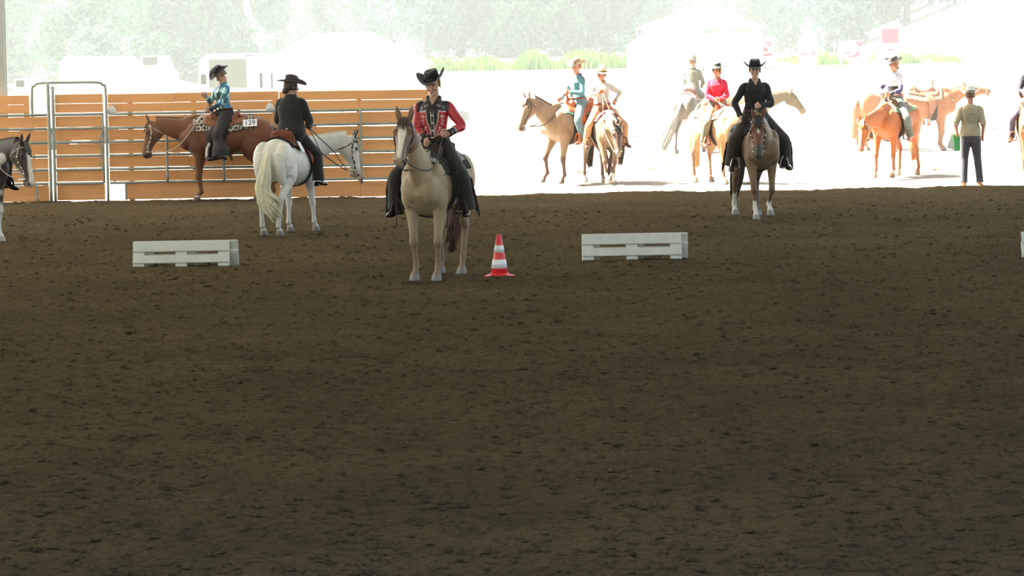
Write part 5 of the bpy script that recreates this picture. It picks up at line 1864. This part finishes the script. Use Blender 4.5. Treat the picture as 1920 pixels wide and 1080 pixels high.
# ---- 8: palomino with the plain red shirt
h = Horse(place(1344, 344, -66, .98), neck=26, nyaw=34, hpitch=64, neck_len=.74,
          legs=dict(fl=(-.06, 0), fr=(.08, 0), hl=(.1, 0), hr=(-.02, 0)),
          coat=dict(base=(.44, .28, .15), low=(.42, .22, .09), leg=(.26, .14, .08), muzzle=(.3, .2, .15), hoof=(.25, .18, .13)))
h.body('palomino horse under the plain red shirt')
h.mane((.62, .48, .32), side=-1, length=.9)
h.tail((.60, .36, .16), sway=.04)
blanket(h, 'white blanket on the palomino horse', (.62, .55, .50), 'h')
saddle(h, 'red-orange saddle on the palomino horse', (.36, .10, .05), 'redorange')
p = Person(h.M, turn=-26, hyaw=-16, hpitch=4, female=True, s=.97, pel=(.05, 0, 1.54), skin=(.52, .25, .16),
           arms=dict(l=dict(at=(.27, .03, .11), hint=(-.4, 1, -.4), dir=(.5, -.8, 0)), r=dict(at=(.26, -.03, .10), hint=(-.4, -1, -.4), dir=(.5, .8, 0))))
p.base('rider in a plain red shirt with white collar on the palomino')
p.shirt(plain((.62, .035, .07), .06), collar_col=(.75, .72, .68), voxel=.009)
p.trousers((.20, .17, .11), radii=(.108, .102, .088, .08, .08, .076, .08), ext=.02)
p.boots((.26, .09, .055), 'redbrown')
p.belt((.10, .09, .06))
p.hat((.055, .062, .050), 'greygreen', band=(.5, .5, .42), curl=.05, brim=.145, crown=.10)
p.hair((.25, .10, .04), 'bun')
bridle(h, 'white-reined bridle on the palomino horse', near_hand(p, 1), (.62, .56, .50), 'white', sag=.10)

# ---- 9: bright chestnut with the black and white shirt
h = Horse(place(1680, 331, -120, .98), neck=-6, nyaw=-8, hpitch=74, neck_len=.72,
          legs=dict(fl=(-.04, 0), fr=(.24, .0), hl=(-.16, 0), hr=(.14, 0)),
          coat=dict(base=(.42, .125, .036), leg=(.34, .11, .04), muzzle=(.42, .2, .12), blaze=(.12, .50, .02, .018), hoof=(.38, .22, .14), socks=dict(fl=.14)))
h.body('bright chestnut horse with a thin blaze, head low, in the sun')
h.mane((.45, .20, .09), side=1, length=.35)
h.tail((.50, .20, .08))
blanket(h, 'green blanket with a white edge on the bright chestnut', (.12, .30, .16), 'i', pattern='edge', cols2=(.65, .65, .60), phi=1.0)
saddle(h, 'dark olive saddle on the bright chestnut', (.15, .10, .05), 'olive')
p = Person(h.M, turn=-10, hyaw=2, hpitch=8, female=True, s=1.0, pel=(.06, 0, 1.56), skin=(.55, .28, .18),
           arms=dict(l=dict(at=(.27, .06, .10), hint=(-.4, 1, -.3), dir=(.6, -.7, 0)), r=dict(at=(.24, -.12, .09), hint=(-.4, -1, -.3))))
p.base('rider in a white shirt with a black bodice on the bright chestnut')
def shirt9(v, t):
    C = plain((.66, .64, .66), .05)(v, t)
    C = mixc(C, (.05, .045, .05), ((t[:, 2] < .27) & (np.abs(t[:, 1]) < .165)).astype(float))
    C = mixc(C, (.12, .12, .14), ((np.abs(np.sin(t[:, 1] * 55 + 3 * np.sin(t[:, 2] * 48))) < .22) & (t[:, 2] > .29) & (t[:, 1] > 0)).astype(float))
    C = mixc(C, (.08, .06, .14), (np.abs(t[:, 1]) > .17).astype(float) * (t[:, 2] < .30))
    return C
p.shirt(shirt9, voxel=.008)
p.trousers((.14, .16, .14), radii=(.108, .102, .088, .08, .08, .076, .08), ext=.02)
p.boots((.34, .14, .07), 'tan')
p.belt((.25, .1, .1))
p.hat((.10, .085, .075), 'browngrey', curl=.09, brim=.11)
p.hair((.25, .12, .06), 'bun')
bridle(h, 'pale bridle on the bright chestnut', near_hand(p, -1), (.50, .36, .24), 'pale', sag=.1)

# ---- 10: riderless chestnut with a loaded saddle, farther off
h = Horse(place(1726, 283, 3, 1.02), neck=24, nyaw=-2, hpitch=6, neck_len=.50, voxel=.02,
          coat=dict(base=(.32, .13, .055), leg=(.32, .15, .08), muzzle=(.3, .14, .09), hoof=(.3, .2, .15)))
h.body('riderless chestnut horse stretching its head out to the right')
h.mane((.35, .15, .08))
h.tail((.40, .18, .09))
blanket(h, 'grey-brown blanket on the riderless chestnut horse', (.30, .22, .16), 'j', pattern='stripe', cols2=(.45, .36, .28), phi=1.3)
saddle(h, 'empty brown western saddle on the riderless chestnut horse', (.28, .12, .07), 'brown2', legs=False)
bridle(h, 'halter-like bridle on the riderless chestnut horse', None, (.4, .2, .15), 'tan')
# ---- 13: pale chestnut behind the black and white shirt
h = Horse(place(1652, 281, 38, 1.0), neck=12, nyaw=10, hpitch=60, voxel=.02,
          coat=dict(base=(.44, .21, .095), leg=(.42, .2, .1), muzzle=(.4, .2, .13), hoof=(.3, .2, .15)))
h.body('pale orange horse standing half hidden behind the bright chestnut')
h.mane((.45, .24, .12))
h.tail((.46, .25, .12))
# ---- 12: tan horse passing behind the bay horse
h = Horse(place(1376, 288, 4, 1.0), neck=16, hpitch=52, neck_len=.76, voxel=.02,
          coat=dict(base=(.15, .105, .055), leg=(.15, .10, .06), muzzle=(.32, .22, .14), hoof=(.3, .2, .15)))
h.body('tan horse whose head shows right of the black-shirted rider')
h.mane((.32, .23, .14))
h.tail((.3, .2, .12))
# ---- 11: chestnut at the right edge
h = Horse(place(1936, 336, -98, .98), neck=30, nyaw=-18, hpitch=76,
          coat=dict(base=(.34, .12, .045), leg=(.3, .11, .045), muzzle=(.40, .22, .12), hoof=(.3, .2, .15), blaze=(.1, .5, .03, .03), ear=(.10, .07, .06)))
h.body('chestnut horse cut off by the right edge of the yard')
h.mane((.16, .14, .11), side=-1)
h.tail((.3, .12, .05))
blanket(h, 'dark blanket on the chestnut at the right edge', (.08, .06, .06), 'k')
saddle(h, 'brown saddle on the chestnut at the right edge', (.26, .11, .07), 'brown3')
p = Person(h.M, pel=(.05, 0, 1.54), skin=(.46, .24, .16), voxel=.0085)
p.base('rider in dark clothes on the chestnut at the right edge')
p.shirt(plain((.05, .045, .06)), voxel=.010)
p.trousers((.09, .08, .12), ext=.02)
p.boots((.36, .15, .08), 'tan')
p.hat((.06, .05, .05), 'dark2', curl=.07)
p.hair((.06, .04, .03), 'long')
bridle(h, 'dark bridle on the chestnut at the right edge', near_hand(p, 1), (.12, .08, .05), 'dark3')

# ---- 14: pinto entering at the left edge
h = Horse(place(-44, 451, -58, 1.0), neck=15, nyaw=14, hpitch=74, hyaw=14, neck_len=.74, voxel=.013,
          legs=dict(fl=(.06, 0), fr=(.05, 0)),
          coat=dict(base=(.62, .60, .55), patch=(.055, .035, .026), pseed=3.7, pscale=2.3, leg=(.62, .60, .56), headcol=(.06, .04, .032), muzzle=(.30, .25, .22), mz=.50, mzw=.7, blaze=(.05, .62, .035, .05), hoof=(.4, .36, .32), ear=(.05, .035, .03)))
h.body('brown and white pinto horse entering at the left edge')
h.mane((.05, .035, .03), side=1, length=.8)
h.tail((.3, .28, .25))
blanket(h, 'dark blanket on the pinto horse', (.03, .03, .04), 'l')
saddle(h, 'black saddle on the pinto horse', (.03, .022, .018), 'black2')
p = Person(h.M, pel=(.08, 0, 1.55), skin=(.42, .22, .16),
           arms=dict(l=dict(at=(.50, .06, .04)), r=dict(at=(.48, -.05, .05))))
p.base('rider in a dark jacket on the pinto at the left edge')
p.shirt(plain((.030, .028, .034)), name='jacket')
p.trousers((.03, .03, .035), ext=.02)
p.boots(BLACK, 'black')
p.hat(BLACK, 'black')
p.hair((.06, .04, .03), 'short')
bridle(h, 'silver-studded bridle on the pinto horse', near_hand(p, 1), (.30, .24, .20), 'silver', silver=True)

# ---- the man on foot
M = Matrix.Translation(on_ground(1820, 349)) @ Matrix.Rotation(math.radians(84), 4, 'Z') @ Matrix.Scale(1.0, 4)
p = Person(M, pel=(0, 0, .95), turn=0, hyaw=8, hpitch=6, skin=(.50, .24, .17), girth=1.0,
           arms=dict(l=dict(at=(.10, .235, .02), hint=(-.8, .35, 0), curl=.9), r=dict(at=(.06, -.225, -.03), hint=(-.8, -.3, 0), curl=.5)),
           legs=dict(l=dict(knee=(.02, .11, .50), ankle=(-.05, .125, .095), toe=(.13, .155, .05)), r=dict(knee=(.06, -.13, .50), ankle=(-.02, -.17, .095), toe=(.16, -.21, .05))))
p.base('man on foot seen from behind holding papers at the sand edge')
def tee(v, t):
    C = plain((.40, .335, .22), .06)(v, t)
    d = np.hypot(t[:, 1] + .01, t[:, 2] - .30)
    bk = t[:, 0] < -.04
    C = mixc(C, (.16, .17, .16), (bk & (np.abs(d - .085) < .006)).astype(float) * .7)
    C = mixc(C, (.16, .17, .16), (bk & (np.abs(d - .062) < .004)).astype(float) * .6)
    C = mixc(C, (.16, .17, .16), (bk & (np.abs(t[:, 2] - .30) < .016) & (np.abs(t[:, 1] + .01) < .05) & (np.sin(t[:, 1] * 220) > -.2)).astype(float) * .7)
    return C
p.shirt(tee, name='t_shirt', sleeve=-.15, z0=-.03, inf=.020, voxel=.007, collar=False)
p.trousers((.075, .070, .080), radii=(.102, .098, .080, .072, .070, .066, .068), ext=.03)
p.boots((.34, .14, .05), 'ochre', spur=False, shaft=.09)
p.hat((.66, .66, .62), 'palegrey', curl=.075, brim=.115)
p.hair((.16, .09, .05), 'short')
c = near_hand(p, 1, .09)
for nm, lab, col, off, ang in (('clipboard', 'pale clipboard in the hand of the man on foot', (.62, .64, .62), 0, .35), ('folder', 'green folder held against the clipboard', (.10, .42, .16), -.012, -.15)):
    R = rot_z(.2) @ rot_x(ang) @ rot_y(0)
    k = MB().box((-.004, -.11, -.25), (.004, .11, .05), frame(c + V(off * 2, -.02 if off else .02, 0), R))
    o = build(k, nm, mat('paper_' + nm, col, rough=.6), None, p.M, smooth=False)
    tag(o, lab, nm)
    if nm == 'clipboard':
        k = MB().box((-.010, -.035, .03), (.010, .035, .06), frame(c + V(0, .02, 0), R))
        build(k, 'clip', GALV(), o, smooth=False)
